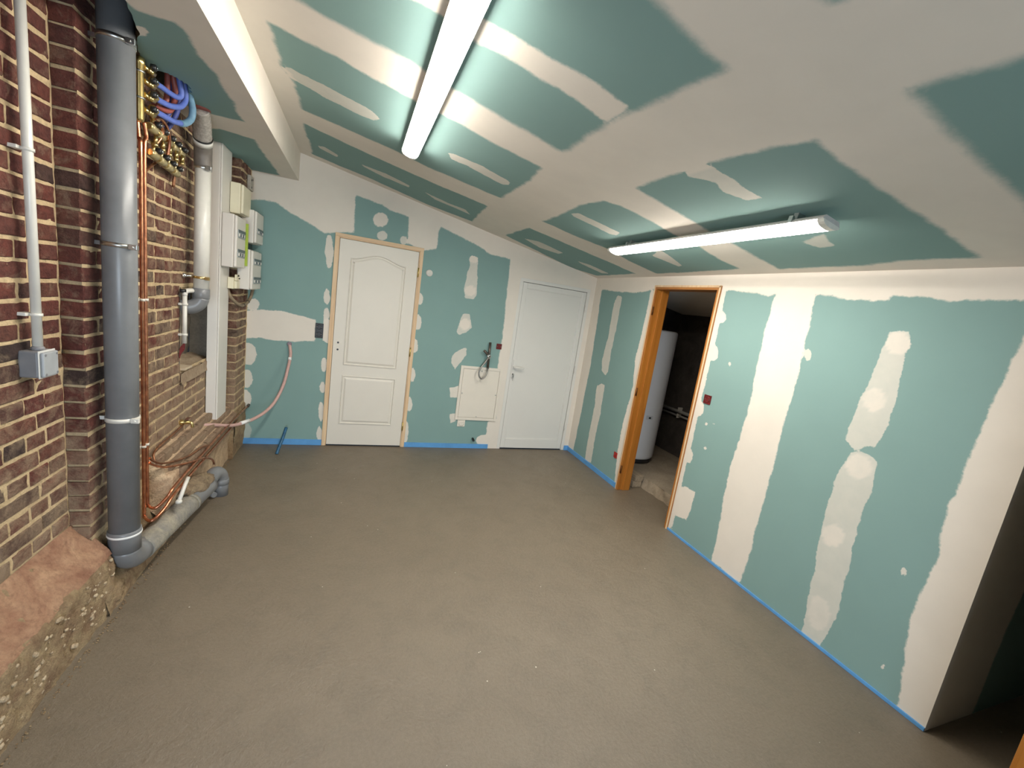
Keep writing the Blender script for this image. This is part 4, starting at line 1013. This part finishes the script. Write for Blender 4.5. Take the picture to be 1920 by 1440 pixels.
# ================================================================ PIPES ON THE BRICK WALL
sp = thing('soil_pipe', 'thick grey vertical soil pipe clamped in front of the brick corner', 'pipe', (.03, -2.18, .10))
cx, cy, R = .030, -2.18, .0575
b = MB(); b.tube([(cx, cy, .33), (cx, cy, 2.78)], R, 40); b.build('pipe_barrel', M_PVC, sp)
b = MB(); b.lathe([(.0585, .36), (.0625, .358), (.0635, .345), (.0635, .335), (.0605, .325), (.0605, .255)], (cx, cy, 0), n=40); b.build('pipe_socket', M_PVCD, sp)
b = MB(); b.lathe([(.0630, .346), (.0648, .343), (.0648, .337), (.0630, .334)], (cx, cy, 0), n=40); b.build('seal_ring', M_TAPE, sp)
# elbow turning to run along the wall foot
E = []
for k in range(9):
    t = math.pi / 2 * k / 8
    E.append((cx + .008 * (1 - math.cos(t)), cy + .085 * (1 - math.cos(t)), .265 - .085 * math.sin(t)))
b = MB(); b.tube(E + [(cx + .016, cy + .13, .178)], .0600, 36); b.build('elbow', M_PVCD, sp)
for z in (.905 + .0, 1.66, 2.43):
    c_ = MB(); c_.lathe([(.0578, -.009), (.0605, -.009), (.0605, .009), (.0578, .009)], (cx, cy, z), n=36)
    c_.box(cx + .045, cx + .075, cy - .045, cy - .030, z - .011, z + .011, .002); c_.cyl((cx + .060, cy - .052, z), (cx + .060, cy - .022, z), .0045, 8)
    c_.box(XB - .02, cx - .05, cy - .006, cy + .006, z - .008, z + .008)
    c_.build('pipe_clamp', M_STEEL if z > 1 else M_WPVC, sp)

# horizontal drain, caked in cement, along the footing
dr = thing('drain_pipe', 'cement-caked grey drain pipe lying along the foot of the brick wall', 'pipe', (.05, -2.0, .12))
A = Vector((.047, -2.07, .178)); Bq = Vector((.114, -1.24, .145))
pts = [A.lerp(Bq, t / 30) for t in range(31)]
b = MB(); b.tube([tuple(p) for p in pts[:20]], .0585, 32)
for i, q in enumerate(b.v[:]):
    n_ = mnoise.noise(Vector(q) * 22); b.v[i] = (q[0] + .004 * n_, q[1], q[2] + .005 * n_)
b.build('caked_pipe', M_SLUDGE, dr)
b = MB(); b.tube([tuple(p) for p in pts[18:]], .0560, 32); b.build('clean_pipe', M_PVCD, dr)
p = pts[19]; b = MB(); b.tube([tuple(pts[19]), tuple(pts[20])], .0600, 32); b.build('joint_collar', M_SLUDGE, dr)
vt = thing('drain_bend', 'upright grey pipe bend rising from the screed beside the brick footing', 'pipe', (.15, -1.13, 0))
bx, by = .148, -1.085
b = MB(); b.tube([(bx, by, -.005), (bx, by, .125)], .0470, 30); b.build('riser', M_PVCD, vt)
b = MB(); b.lathe([(.0475, .125), (.0510, .123), (.0510, .085), (.0475, .083)], (bx, by, 0), n=30); b.build('socket_ring', M_PVCD, vt)
b = MB(); b.tube([(bx, by, .12), (bx - .004, by - .008, .155), (bx - .018, by - .04, .183), (bx - .030, by - .085, .185), (bx - .038, by - .14, .165)], .0470, 28, 4); b.build('bend', M_PVCD, vt)
b = MB(); b.tube([(bx - .07, by - .03, .03), (bx - .02, by - .075, .03)], .02, 16); b.build('side_knob', M_PVCD, vt)
# rubble heap over the pipe
bm = bmesh.new(); bmesh.ops.create_icosphere(bm, subdivisions=4, radius=1.0)
v = []
for q in bm.verts:
    p_ = q.co.copy(); n_ = mnoise.noise(p_ * 2.6) * .30 + mnoise.noise(p_ * 8) * .16
    p_ *= (1 + n_); v.append((.082 + p_.x * .062 + p_.y * .025, -1.38 + p_.y * .19, .205 + p_.z * .060 - p_.y * .02))
bm.verts.ensure_lookup_table(); f = [tuple(q.index for q in fc.verts) for fc in bm.faces]; bm.free()
b = MB(); b.add(v, f, True); tag(b.build('rubble_heap', M_WOOL), 'brown heap of mortar rubble lying over the drain pipe', 'rubble', kind='stuff')

# small white tube lying against the drain
b = MB(); b.tube([(.116, -1.78, .298), (.118, -1.70, .355), (.118, -1.65, .382)], .0105, 12); b.lathe([(.0165, -.0), (.0165, .012), (.010, .018)], (.116, -1.785, .288), n=12)
tag(b.build('white_tube', M_WPVC), 'short white tube leaning on the cement-caked drain pipe', 'tube')

# copper supply pipes
def copper(label, pts, r=.0078, mat=None, sub=5, name='copper_pipe', parent=None):
    b = MB(); b.tube(pts, r, 12, sub)
    o = b.build(name, mat or M_COPPER, parent)
    if parent is None: tag(o, label, 'pipe', 'copper pipes on the brick wall')
    return o
copper('left one of the two bright copper pipes running down beside the grey soil pipe',
       [(-.020, -1.885, 2.26), (-.012, -1.888, 2.16), (.0, -1.903, 2.09), (.0, -1.903, 1.5), (.0, -1.900, .9), (.0, -1.900, .33), (.008, -1.915, .278), (.045, -1.935, .263), (.080, -1.88, .300), (.097, -1.762, .347), (.097, -1.309, .353), (.097, -.668, .356), (.096, -.42, .358)], .0080)
copper('right one of the two bright copper pipes running down beside the grey soil pipe',
       [(.000, -1.869, 2.235), (.004, -1.855, 2.17), (.0, -1.865, 2.10), (.0, -1.865, 1.5), (.0, -1.862, .9), (.0, -1.862, .37), (.010, -1.872, .318), (.045, -1.880, .310), (.080, -1.84, .350), (.097, -1.763, .392), (.097, -1.31, .400), (.097, -.673, .402), (.095, -.05, .384)], .0080)
copper('thin dark red pipe running down just behind the grey soil pipe', [(-.030, -1.915, 2.30), (-.026, -1.925, 1.2), (-.026, -1.925, .36)], .0068, simple('red_brown_pipe', (.34, .085, .045), .45, .3, var=.3))
copper('upper one of two thin copper pipes crossing from the verticals to the drain bend', [(.010, -1.858, .585), (.014, -1.82, .552), (.030, -1.718, .500), (.062, -1.485, .447), (.085, -1.30, .440), (.098, -1.20, .420)], .0060, M_DCOPPER)
copper('lower one of two thin copper pipes crossing from the verticals to the drain bend', [(.010, -1.860, .560), (.016, -1.82, .530), (.036, -1.72, .478), (.085, -1.54, .430), (.108, -1.35, .385), (.118, -1.20, .318), (.112, -1.12, .250)], .0065, M_COPPER)
copper('thin dull copper pipe rising along the brickwork to the small tap', [(-.018, -1.72, .510), (-.030, -1.70, .545), (-.033, -1.62, .562), (-.033, -1.40, .568), (-.033, -1.25, .578)], .0062, M_DCOPPER)
# clips holding the copper pipes
for z in (1.42, .665):
    b = MB(); b.box(XB, -.010, -1.888, -1.878, z - .006, z + .006, .002); b.box(-.016, -.008, -1.918, -1.848, z - .007, z + .007, .002)
    for y in (-1.901, -1.864): b.lathe([(.0082, -.006), (.0115, -.006), (.0115, .006), (.0082, .006)], (.0, y, z), n=14)
    tag(b.build('pipe_clip', M_WPVC), 'white clip holding the copper pipes, %s' % ('beside the middle clamp of the soil pipe' if z > 1 else 'just above the dusty footing'), 'clip', 'clips on the copper pipes')
# end elbow by the end wall
b = MB(); b.tube([(.095, -.055, .384), (.095, -.025, .384), (.095, -.006, .388)], .012, 12, 3)
tag(b.build('pipe_elbow', simple('dark_fitting', (.05, .045, .04), .5)), 'small dark elbow where the low copper pipe meets the end wall', 'pipe fitting')
# small tap
tp = thing('tap', 'small brass tap on the brick wall above the footing, left of the white trunking', 'tap', (-.04, -1.235, .585))
b = MB(); b.lathe([(.016, -.012), (.020, 0), (.014, .012), (.012, .05)], (-.05, -1.235, .59), 'x', 14); b.tube([(-.012, -1.235, .59), (.010, -1.235, .585), (.014, -1.235, .558)], .009, 12, 4); b.build('tap_body', M_BRASS, tp)
b = MB(); b.box(-.022, -.002, -1.262, -1.208, .612, .620, .003); b.cyl((-.012, -1.235, .59), (-.012, -1.235, .615), .005, 8); b.build('tap_handle', simple('rust_dark', (.12, .05, .03), .6), tp)

# ---- flue: white pipe with grey elbow into the niche and a clear duct above
fl = thing('flue_pipe', 'white vertical flue pipe with a grey elbow turning into the wall niche', 'pipe', (.035, -1.20, 1.33))
fx_, fy_ = .035, -1.175; R = .0425
b = MB(); b.tube([(fx_, fy_, 1.46), (fx_, fy_, 2.215)], R, 32); b.build('pipe_barrel', M_WPVC, fl)
b = MB(); b.lathe([(.0435, 1.475), (.047, 1.473), (.047, 1.415), (.0445, 1.412)], (fx_, fy_, 0), n=32); b.build('pipe_socket', M_PVCD, fl)
E = []
for k in range(9):
    t = math.pi / 2 * k / 8; E.append((fx_ - .075 * (1 - math.cos(t)), fy_ - .02 * (1 - math.cos(t)), 1.418 - .070 * math.sin(t)))
b = MB(); b.tube(E + [(fx_ - .20, fy_ - .05, 1.346)], .0445, 30); b.build('elbow', M_PVCD, fl)
b = MB(); b.lathe([(.044, 0), (.046, .002), (.046, .014), (.044, .016)], (fx_, fy_, 1.535), n=30); b.box(fx_ + .03, fx_ + .055, fy_ - .045, fy_ - .028, 1.532, 1.552, .002); b.box(XB - .02, fx_ - .04, fy_ - .005, fy_ + .005, 1.537, 1.547)
b.build('pipe_clamp', M_BRASS, fl)
b = MB(); b.lathe([(.044, 0), (.0465, .002), (.0465, .016), (.044, .018)], (fx_, fy_, 2.195), n=30); b.box(fx_ + .025, fx_ + .055, fy_ - .05, fy_ - .03, 2.19, 2.215, .002)
b.build('pipe_clamp', M_STEEL, fl)
# grey rubber coupling and clear plastic duct up to the ceiling
b = MB(); b.tube([(fx_, fy_, 2.212), (fx_ + .002, fy_ - .012, 2.29), (fx_ + .012, fy_ - .05, 2.345)], .047, 28, 4); b.build('rubber_coupling', simple('taupe_rubber', (.17, .15, .13), .5, var=.2), fl)
b = MB(); b.tube([(fx_ + .011, fy_ - .047, 2.338), (fx_ + .018, fy_ - .075, 2.362)], .050, 28); b.build('white_ring', M_WPVC, fl)
b = MB(); b.tube([(fx_ + .018, fy_ - .075, 2.360), (fx_ + .020, fy_ - .082, 2.366)], .0505, 28); b.build('black_band', M_BLACK, fl)
duct = []
b = MB(); D0 = Vector((fx_ + .018, fy_ - .078, 2.362)); D1v = Vector((.088, -1.43, 2.475))
Pn = 26; P = []; rr = []
for k in range(Pn + 1):
    t = k / Pn; P.append(tuple(D0.lerp(D1v, t) + Vector((0, 0, .012 * math.sin(t * math.pi))))); rr.append(.045 + .003 * (k % 2) + .002 * mnoise.noise(Vector((k * .9, 0, 0))))
b.tube(P, rr, 26); b.build('clear_duct', simple('milky_plastic', (.40, .37, .33), .15, var=.35, vscale=60, bstr=.6), fl)
b = MB(); b.tube([tuple(D1v - Vector((0, 0, .012))), tuple(D1v)], .050, 26); b.build('red_rim', M_REDH, fl)

# small white condensate pipe left of the niche
cpz = thing('condensate_pipe', 'thin white vertical pipe at the left edge of the wall niche', 'pipe', (-.03, -1.27, 1.12))
ax, ay = -.022, -1.275
b = MB(); b.tube([(ax, ay, 1.125), (ax, ay, 1.425)], .0125, 16); b.build('pipe_barrel', M_WPVC, cpz)
b = MB(); b.tube([(ax, ay, 1.425), (ax + .002, ay + .002, 1.448), (ax + .012, ay + .03, 1.455), (ax + .02, ay + .075, 1.456)], .0145, 14, 4); b.build('elbow', M_WPVC, cpz)
b = MB(); b.cyl((ax - .02, ay - .018, 1.452), (ax + .006, ay - .002, 1.452), .012, 12); b.build('valve_cap', M_BLACK, cpz)
for z in (1.37, 1.18):
    b = MB(); b.lathe([(.0128, -.006), (.017, -.006), (.017, .006), (.0128, .006)], (ax, ay, z), n=14); b.box(XB, ax - .012, ay - .022, ay + .008, z - .007, z + .007, .002); b.build('clip', M_WPVC, cpz)
b = MB()
for k in range(4): b.tube([(ax, ay, 1.125), (ax - .006 * k, ay - .004 * k, 1.09), (ax - .018, ay - .010 - .004 * k, 1.055 - .008 * k)], .0032, 8, 4)
b.build('loose_wires', M_RED, cpz)
b = MB(); b.lathe([(.006, 0), (.014, .006), (.014, .012), (.004, .03)], (-.052, -1.235, 1.545), 'x', 12); b.tube([(-.03, -1.235, 1.545), (.0, -1.21, 1.548)], .006, 8)
tag(b.build('vent_valve', M_CHROME), 'small chrome fitting on the brick wall beside the white flue pipe', 'valve')

# ---- manifold group high on the wall
gm = thing('gas_collector', 'vertical brass collector pipe right of the soil pipe, near the ceiling', 'collector', (.03, -1.985, 2.21))
b = MB(); b.lathe([(.014, 2.205), (.018, 2.215), (.018, 2.43), (.022, 2.435), (.022, 2.458), (.015, 2.463)], (.026, -1.985, 0), n=20); b.build('collector_tube', M_BRASS, gm)
for z in (2.405, 2.30):
    b = MB(); b.lathe([(.0185, -.004), (.0215, -.004), (.0215, .004), (.0185, .004)], (.026, -1.985, z), n=18); b.box(XB, .015, -1.98, -1.97, z - .004, z + .004); b.build('clamp', M_STEEL, gm)
def outlet(z, i):
    t = thing('valve', 'brass outlet valve with a black knob on the collector, %s from the top' % ('first', 'second', 'third', 'fourth')[i], 'valve', (.04, -1.94, z), 'outlet valves on the brass collector')
    b = MB(); b.tube([(.038, -1.972, z), (.046, -1.945, z)], .0105, 10); b.tube([(.046, -1.945, z), (.050, -1.905, z + .002)], .0125, 6); b.lathe([(.009, -.008), (.014, 0), (.009, .008)], (.046, -1.945, z), 'y', 10); b.build('valve_body', M_BRASS, t)
    b = MB(); b.lathe([(.004, .0), (.013, .004), (.014, .020), (.010, .024)], (.052, -1.945, z + .016), 'x', 12); b.build('knob', M_BLACK, t)
    b = MB(); b.lathe([(.003, 0), (.007, .001), (.006, .004)], (.0765, -1.945, z + .016), 'x', 10); b.build('knob_cap', M_CHROME, t)
for i, z in enumerate((2.432, 2.378, 2.322, 2.262)): outlet(z, i)
def hose(label, pts, r, mat, nut=None, grp='flexible hoses looping up into the ceiling hole'):
    t = thing('hose', label, 'hose', pts[0], grp)
    b = MB(); b.tube(pts, r, 12, 6); b.build('hose_run', mat, t)
    if nut:
        b = MB(); b.tube([nut, pts[0]], r * 1.25, 6); b.build('nut', M_BRASS, t)
    return t
hose('blue hose, top one of the three fixed to the brass collector', [(.052, -1.892, 2.401), (.055, -1.841, 2.408), (.065, -1.774, 2.410), (.078, -1.722, 2.415), (.088, -1.700, 2.436), (.088, -1.715, 2.48), (.07, -1.73, 2.58)], .0125, M_BLUEH, (.050, -1.925, 2.402))
hose('blue hose, middle one of the three fixed to the brass collector', [(.052, -1.892, 2.340), (.060, -1.838, 2.344), (.070, -1.763, 2.357), (.085, -1.695, 2.385), (.092, -1.655, 2.436), (.090, -1.675, 2.50), (.07, -1.70, 2.60)], .0130, M_BLUEH, (.050, -1.925, 2.341))
t = hose('blue hose, lowest of the three fixed to the brass collector, with a paler bend', [(.052, -1.892, 2.284), (.060, -1.838, 2.288), (.070, -1.743, 2.296), (.075, -1.645, 2.318)], .0130, M_BLUEH, (.050, -1.925, 2.287))
b = MB(); b.tube([(.074, -1.665, 2.313), (.078, -1.615, 2.330), (.090, -1.568, 2.370), (.098, -1.575, 2.420), (.096, -1.625, 2.48), (.08, -1.66, 2.58)], .0158, 12, 6); b.build('outer_sleeve', M_BLUEH2, t)
hose('red hose half hidden behind the blue hoses', [(.02, -1.815, 2.335), (.035, -1.755, 2.335), (.045, -1.695, 2.36), (.055, -1.672, 2.44), (.05, -1.70, 2.54)], .0125, M_REDH)
hose('second red hose rising into the ceiling hole behind the blue ones', [(.0, -1.76, 2.30), (.015, -1.72, 2.33), (.03, -1.705, 2.40), (.04, -1.72, 2.56)], .012, M_REDH)
hose('dark blue hose hanging behind the paler blue bend', [(.0, -1.62, 2.28), (.02, -1.60, 2.33), (.045, -1.60, 2.42), (.05, -1.65, 2.56)], .012, simple('deep_blue_hose', (.05, .07, .28), .5))
hose('dark blue hose hanging between the red hoses', [(.0, -1.69, 2.27), (.02, -1.67, 2.33), (.04, -1.66, 2.42), (.04, -1.69, 2.56)], .012, simple('deep_blue_hose', (.05, .07, .28), .5))
def manifold(label, a, c, n, r, knobs, z_up):
    t = thing('manifold', label, 'manifold', a)
    A_, C_ = Vector(a), Vector(c)
    b = MB(); b.tube([a, c], r * .8, 14); b.build('manifold_bar', M_BRASS, t)
    L = (C_ - A_).length
    for k in range(n):
        p0 = A_.lerp(C_, (k + .12) / n); p1 = A_.lerp(C_, (k + .72) / n)
        b = MB(); b.tube([tuple(p0), tuple(p0.lerp(p1, .08)), tuple(p0.lerp(p1, .92)), tuple(p1)], [r * .9, r * 1.25, r * 1.25, r * .9], 14)
        b.build('sleeve', simple('khaki_fitting', (.40, .33, .17), .45, .3, var=.25), t)
        m_ = A_.lerp(C_, (k + .42) / n)
        b = MB(); b.tube([tuple(m_), (m_.x + .004, m_.y, m_.z + .045)], .0085, 8); b.tube([(m_.x + .004, m_.y, m_.z + .040), (m_.x + .004, m_.y, m_.z + .056)], .012, 6); b.build('branch', M_BRASS, t)
        b = MB(); b.lathe([(.006, 0), (.0135, .004), (.0145, .022), (.011, .026)], (m_.x + .008, m_.y + .006, m_.z + .022), 'x', 12); b.build('knob', M_BLACK, t)
        b = MB(); b.lathe([(.003, 0), (.007, .001), (.006, .004)], (m_.x + .0345, m_.y + .006, m_.z + .022), 'x', 10); b.build('knob_cap', M_CHROME, t)
    return t
manifold('upper brass manifold bar with khaki sleeves and black knobs under the blue hoses', (.015, -1.865, 2.225), (-.008, -1.37, 2.215), 5, .0165, True, 1)
manifold('lower brass manifold bar with khaki sleeves on the brickwork', (.012, -1.845, 2.115), (-.012, -1.42, 2.100), 4, .0165, True, 1)
for i, (lab, P) in enumerate((
    ('bright copper pipe arching between the two manifold bars', [(.026, -1.83, 2.268), (.034, -1.79, 2.285), (.034, -1.72, 2.272), (.028, -1.665, 2.235), (.018, -1.645, 2.17), (.0, -1.65, 2.115)]),
    ('short curled copper pipe left of the arching one, between the manifolds', [(.02, -1.84, 2.235), (.026, -1.79, 2.262), (.026, -1.742, 2.252), (.02, -1.735, 2.215), (.0, -1.775, 2.150)]),
    ('dull copper pipe dropping from the far end of the upper manifold', [(-.01, -1.45, 2.215), (.0, -1.44, 2.17), (-.02, -1.435, 2.12), (-.035, -1.42, 2.03)]))):
    copper(lab, P, .0075, M_COPPER if i < 2 else M_DCOPPER)
copper('dull copper pipe slanting down across the bricks below the lower manifold', [(-.025, -1.60, 2.135), (-.030, -1.70, 2.08), (-.030, -1.805, 2.015)], .0062, M_DCOPPER, 2)
for k in range(5):
    y = -1.80 + .085 * k
    b = MB(); b.tube([(.018, y, 2.165), (.02, y + .004, 2.20)], .0095, 8); b.tube([(.018, y, 2.150), (.018, y, 2.166)], .0125, 6)
    tag(b.build('coupling', M_BRASS), 'small brass coupling between the two manifold bars, %s counted from the soil pipe' % ('first', 'second', 'third', 'fourth', 'fifth')[k], 'fitting', 'brass couplings between the manifolds')

# ---- near bay: white conduit and grey junction box
cd = thing('conduit', 'thin white vertical conduit on the near brick bay, ending in the grey box', 'conduit', (-.08, -2.49, 1.25))
b = MB(); b.tube([(-.085, -2.487, 1.25), (-.085, -2.487, HB)], .0138, 18); b.build('conduit_tube', M_WPVC, cd)
for z in (1.925, 1.375):
    b = MB(); b.lathe([(.0142, -.005), (.0175, -.005), (.0175, .005), (.0142, .005)], (-.085, -2.487, z), n=16); b.box(XA - .005, -.098, -2.515, -2.475, z - .006, z + .006, .002); b.build('clip', M_WPVC, cd)
jb = thing('junction_box', 'grey square junction box at the foot of the white conduit', 'junction box', (-.09, -2.48, 1.15))
b = MB(); b.box(XA - .002, -.067, -2.525, -2.437, 1.150, 1.247, .006); b.build('box_body', M_JBOX, jb)
b = MB(); b.box(-.067, -.0635, -2.527, -2.435, 1.148, 1.249, .0015); b.build('lid_seal', simple('pale_seal', (.62, .62, .60), .5), jb)
b = MB(); b.box(-.0635, -.052, -2.522, -2.440, 1.153, 1.244, .005); b.build('box_lid', M_JLID, jb)
for y in (-2.512, -2.450):
    for z in (1.163, 1.234):
        b = MB(); b.cyl((-.053, y, z), (-.0505, y, z), .0045, 10); b.build('lid_screw', M_JBOX, jb)
b = MB(); b.lathe([(.018, 1.244), (.018, 1.256), (.0145, 1.262)], (-.085, -2.487, 0), n=16); b.build('cable_gland', M_JBOX, jb)

# ---- electrical trunking column and the boards on it
tk = thing('trunking', 'tall off-white trunking column from ceiling to footing, right of the flue pipe', 'trunking', (-.01, -.625, .30))
TX, TY0, TY1 = .028, -.75, -.505
b = MB(); b.box(XB + .002, TX - .012, TY0, TY1, .36, HB, .003); b.build('trunking_back', M_TRUNK, tk)
b = MB(); b.box(TX - .0115, TX, TY0 + .002, TY1 - .002, .36, HB, .004); b.build('trunking_cover', M_TRUNK, tk)
b = MB(); b.box(XB + .02, TX - .008, TY0 + .13, TY1 - .01, .22, .365, .002); b.build('lower_duct', M_TRUNK, tk)
b = MB(); b.box(XB + .015, TX - .02, TY0 + .05, TY0 + .13, .30, .362); b.build('cable_opening', M_BLACK, tk)

def board(name, label, x0, x1, y0, y1, z0, z1, mat, rows, grp=None, cat='consumer unit'):
    t = thing(name, label, cat, ((x0 + x1) / 2, (y0 + y1) / 2, z0), grp)
    b = MB(); b.box(x0, x1 - .020, y0, y1, z0, z1, .006); b.build('case', mat, t)
    b = MB(); b.box(x1 - .020, x1, y0 + .004, y1 - .004, z0 + .006, z1 - .006, .008); b.build('front_cover', mat, t)
    for zc_, h, k in rows:
        b = MB(); b.box(x1 - .001, x1 + .004, y0 + .03, y1 - .03, zc_ - h / 2, zc_ + h / 2, .001); r_ = b.build('breaker_row', M_BREAKER, t)
        b = MB(); b.box(x1 + .004, x1 + .006, y0 + .03, y1 - .03, zc_ + h * .18, zc_ + h / 2); b.build('row_label', M_BREAKD, r_)
        for i in range(k):
            yy = y0 + .04 + (y1 - y0 - .08) * (i + .5) / k
            b = MB(); b.box(x1 + .004, x1 + .010, yy - .006, yy + .006, zc_ - h * .32, zc_ + h * .05, .001); b.build('toggle', M_BREAKD if i % 3 else M_BOXW, r_)
    return t
board('breaker_board', 'large white breaker board on the trunking, two rows of breakers', .030, .125, -.745, -.475, 1.635, 2.015, M_BOXW, ((1.885, .060, 8), (1.745, .060, 8)), 'electrical boards beside the trunking')
board('electric_meter', 'cream rounded meter case above the large white breaker board', .030, .118, -.555, -.300, 2.040, 2.262, M_CREAM, (), 'electrical boards beside the trunking', 'meter')
board('main_switch_board', 'upper white board next to the green end wall, with one narrow breaker row', .062, .170, -.345, -.065, 1.852, 2.112, M_BOXW, ((1.955, .045, 4),), 'electrical boards beside the trunking')
board('breaker_board', 'lower white board next to the green end wall, rows of breakers and black edge', .062, .170, -.430, -.095, 1.475, 1.795, M_BOXW, ((1.705, .050, 7), (1.555, .055, 7)), 'electrical boards beside the trunking')
b = MB(); b.box(.060, .150, -.094, -.078, 1.50, 1.79, .004); tag(b.build('board_backplate', M_BLACK), 'black plate edge showing behind the lower white board', 'plate')
b = MB(); b.box(.118, .140, -.4725, -.462, 1.66, 1.985, .001)
tag(b.build('marking_strip', M_GREEN), 'lime green marking strip along the edge of the large breaker board', 'strip')
b = MB(); b.box(.062, .090, -.33, -.08, 1.797, 1.850); tag(b.build('gap_piece', M_BLACK), 'dark gap piece between the two white boards by the end wall', 'block')  # black box filling the gap between the two boards
tc = thing('terminal_box', 'small cream terminal block under the large white breaker board', 'terminal box', (.06, -.48, 1.47))
b = MB(); b.box(.030, .072, -.565, -.435, 1.472, 1.560, .006); b.build('case', M_CREAM, tc)
b = MB(); b.box(.072, .092, -.555, -.470, 1.476, 1.535, .004); b.box(.072, .085, -.54, -.45, 1.537, 1.585, .004); b.build('cover', M_CREAM, tc)
b = MB(); b.cyl((.084, -.50, 1.575), (.094, -.50, 1.578), .006, 8); b.cyl((.084, -.47, 1.555), (.094, -.47, 1.556), .005, 8); b.build('cable_hole', M_BLACK, tc)
jc = thing('outlet_box', 'small pale electrical box at the top of the brick pier, by the ceiling', 'electrical box', (.07, -.14, 2.28))
b = MB(); b.box(.060, .085, -.185, -.075, 2.285, 2.400, .004); b.build('case', simple('pale_grey_box', (.46, .42, .36), .5, var=.2), jc)
for y, z in ((-.15, 2.365), (-.11, 2.375), (-.14, 2.31)):
    b = MB(); b.cyl((.084, y, z), (.0875, y, z), .008, 10); b.build('knockout', M_BLACK, jc)
cb = thing('cable', 'beige sheathed cable sagging under the white boards', 'cable', (.05, -.50, 1.40))
b = MB(); b.tube([(.02, -.515, 1.47), (.04, -.50, 1.405), (.07, -.42, 1.352), (.080, -.30, 1.335), (.082, -.16, 1.350), (.090, -.06, 1.40), (.11, -.09, 1.478)], .0125, 12, 6); b.build('sheath', M_CABLE, cb)
for p_ in ((.0805, -.275, 1.335), (.083, -.13, 1.358)):
    b = MB(); b.tube([(p_[0], p_[1] - .008, p_[2]), (p_[0], p_[1] + .008, p_[2] + .001)], .0145, 12); b.build('tape_band', M_BLACK, cb)

# ================================================================ CEILING LIGHTS
def batten(label, cxm, y0, y1, gap, led, w=.105, h=.062):
    """slim LED batten hung under the sloping ceiling; its long axis runs along y"""
    t = thing('batten_light', label, 'light', (cxm, (y0 + y1) / 2, zc(cxm) - gap - h), 'LED batten lights under the sloping ceiling')
    th = math.atan(SL); hh = h * .47
    M = Matrix.Translation((cxm, 0, zc(cxm))) @ Matrix.Rotation(th, 4, 'Y')
    def T(b_): b_.v = [tuple(M @ Vector(q)) for q in b_.v]; return b_
    zt = -gap
    body = [(-w / 2 + .012, zt), (w / 2 - .012, zt), (w / 2, zt - .014), (w / 2, zt - hh), (-w / 2, zt - hh), (-w / 2, zt - .014)]
    b = MB(); b.prism(body, 'y', y0 + .004, y1 - .004); T(b).build('housing', M_BODY, t)
    d = [(-w / 2 + .001, zt - hh - .0005)]
    for k in range(9):
        a = math.pi * k / 8; d.append((-(w / 2 - .001) * math.cos(a) * (1 if abs(math.cos(a)) > .99 else .97), zt - hh - .0005 - (h - hh - .002) * math.sin(a) ** .8))
    d.append((w / 2 - .001, zt - hh - .0005))
    d2_ = []
    for q in d:
        if not d2_ or (Vector(q) - Vector(d2_[-1])).length > 1e-5: d2_.append(q)
    b = MB(); b.prism(d2_, 'y', y0 + .03, y1 - .03); T(b).build('diffuser', led, t)
    for a, c in ((y0, y0 + .0295), (y1 - .0295, y1)):
        b = MB(); b.prism([(q[0] * 1.015, q[1] - .001 if q[1] < zt - .03 else q[1]) for q in d2_], 'y', a, c); T(b).build('end_cap', M_ENDCAP, t)
    for yy in (y0 + .16, y1 - .25):
        b = MB(); b.box(-.034, .034, yy - .012, yy + .012, -gap - .001, 0.0, .0015); 
        b.box(-w / 2 - .004, -w / 2 + .010, yy - .010, yy + .010, zt - .02, zt + .012, .001); b.box(w / 2 - .010, w / 2 + .004, yy - .010, yy + .010, zt - .02, zt + .012, .001)
        b.box(-w / 2 + .002, w / 2 - .002, yy - .010, yy + .010, zt, zt + .004, .001)
        T(b).build('mounting_clip', M_STEEL, t)
    return t
batten('lit LED batten nearer the brick wall, running out of the top of the picture', 1.232, -3.20, -1.455, .014, M_LED)
batten('lit LED batten near the dark doorway, whole length in view', 2.868, -3.125, -1.415, .036, M_LED2, .112, .044)
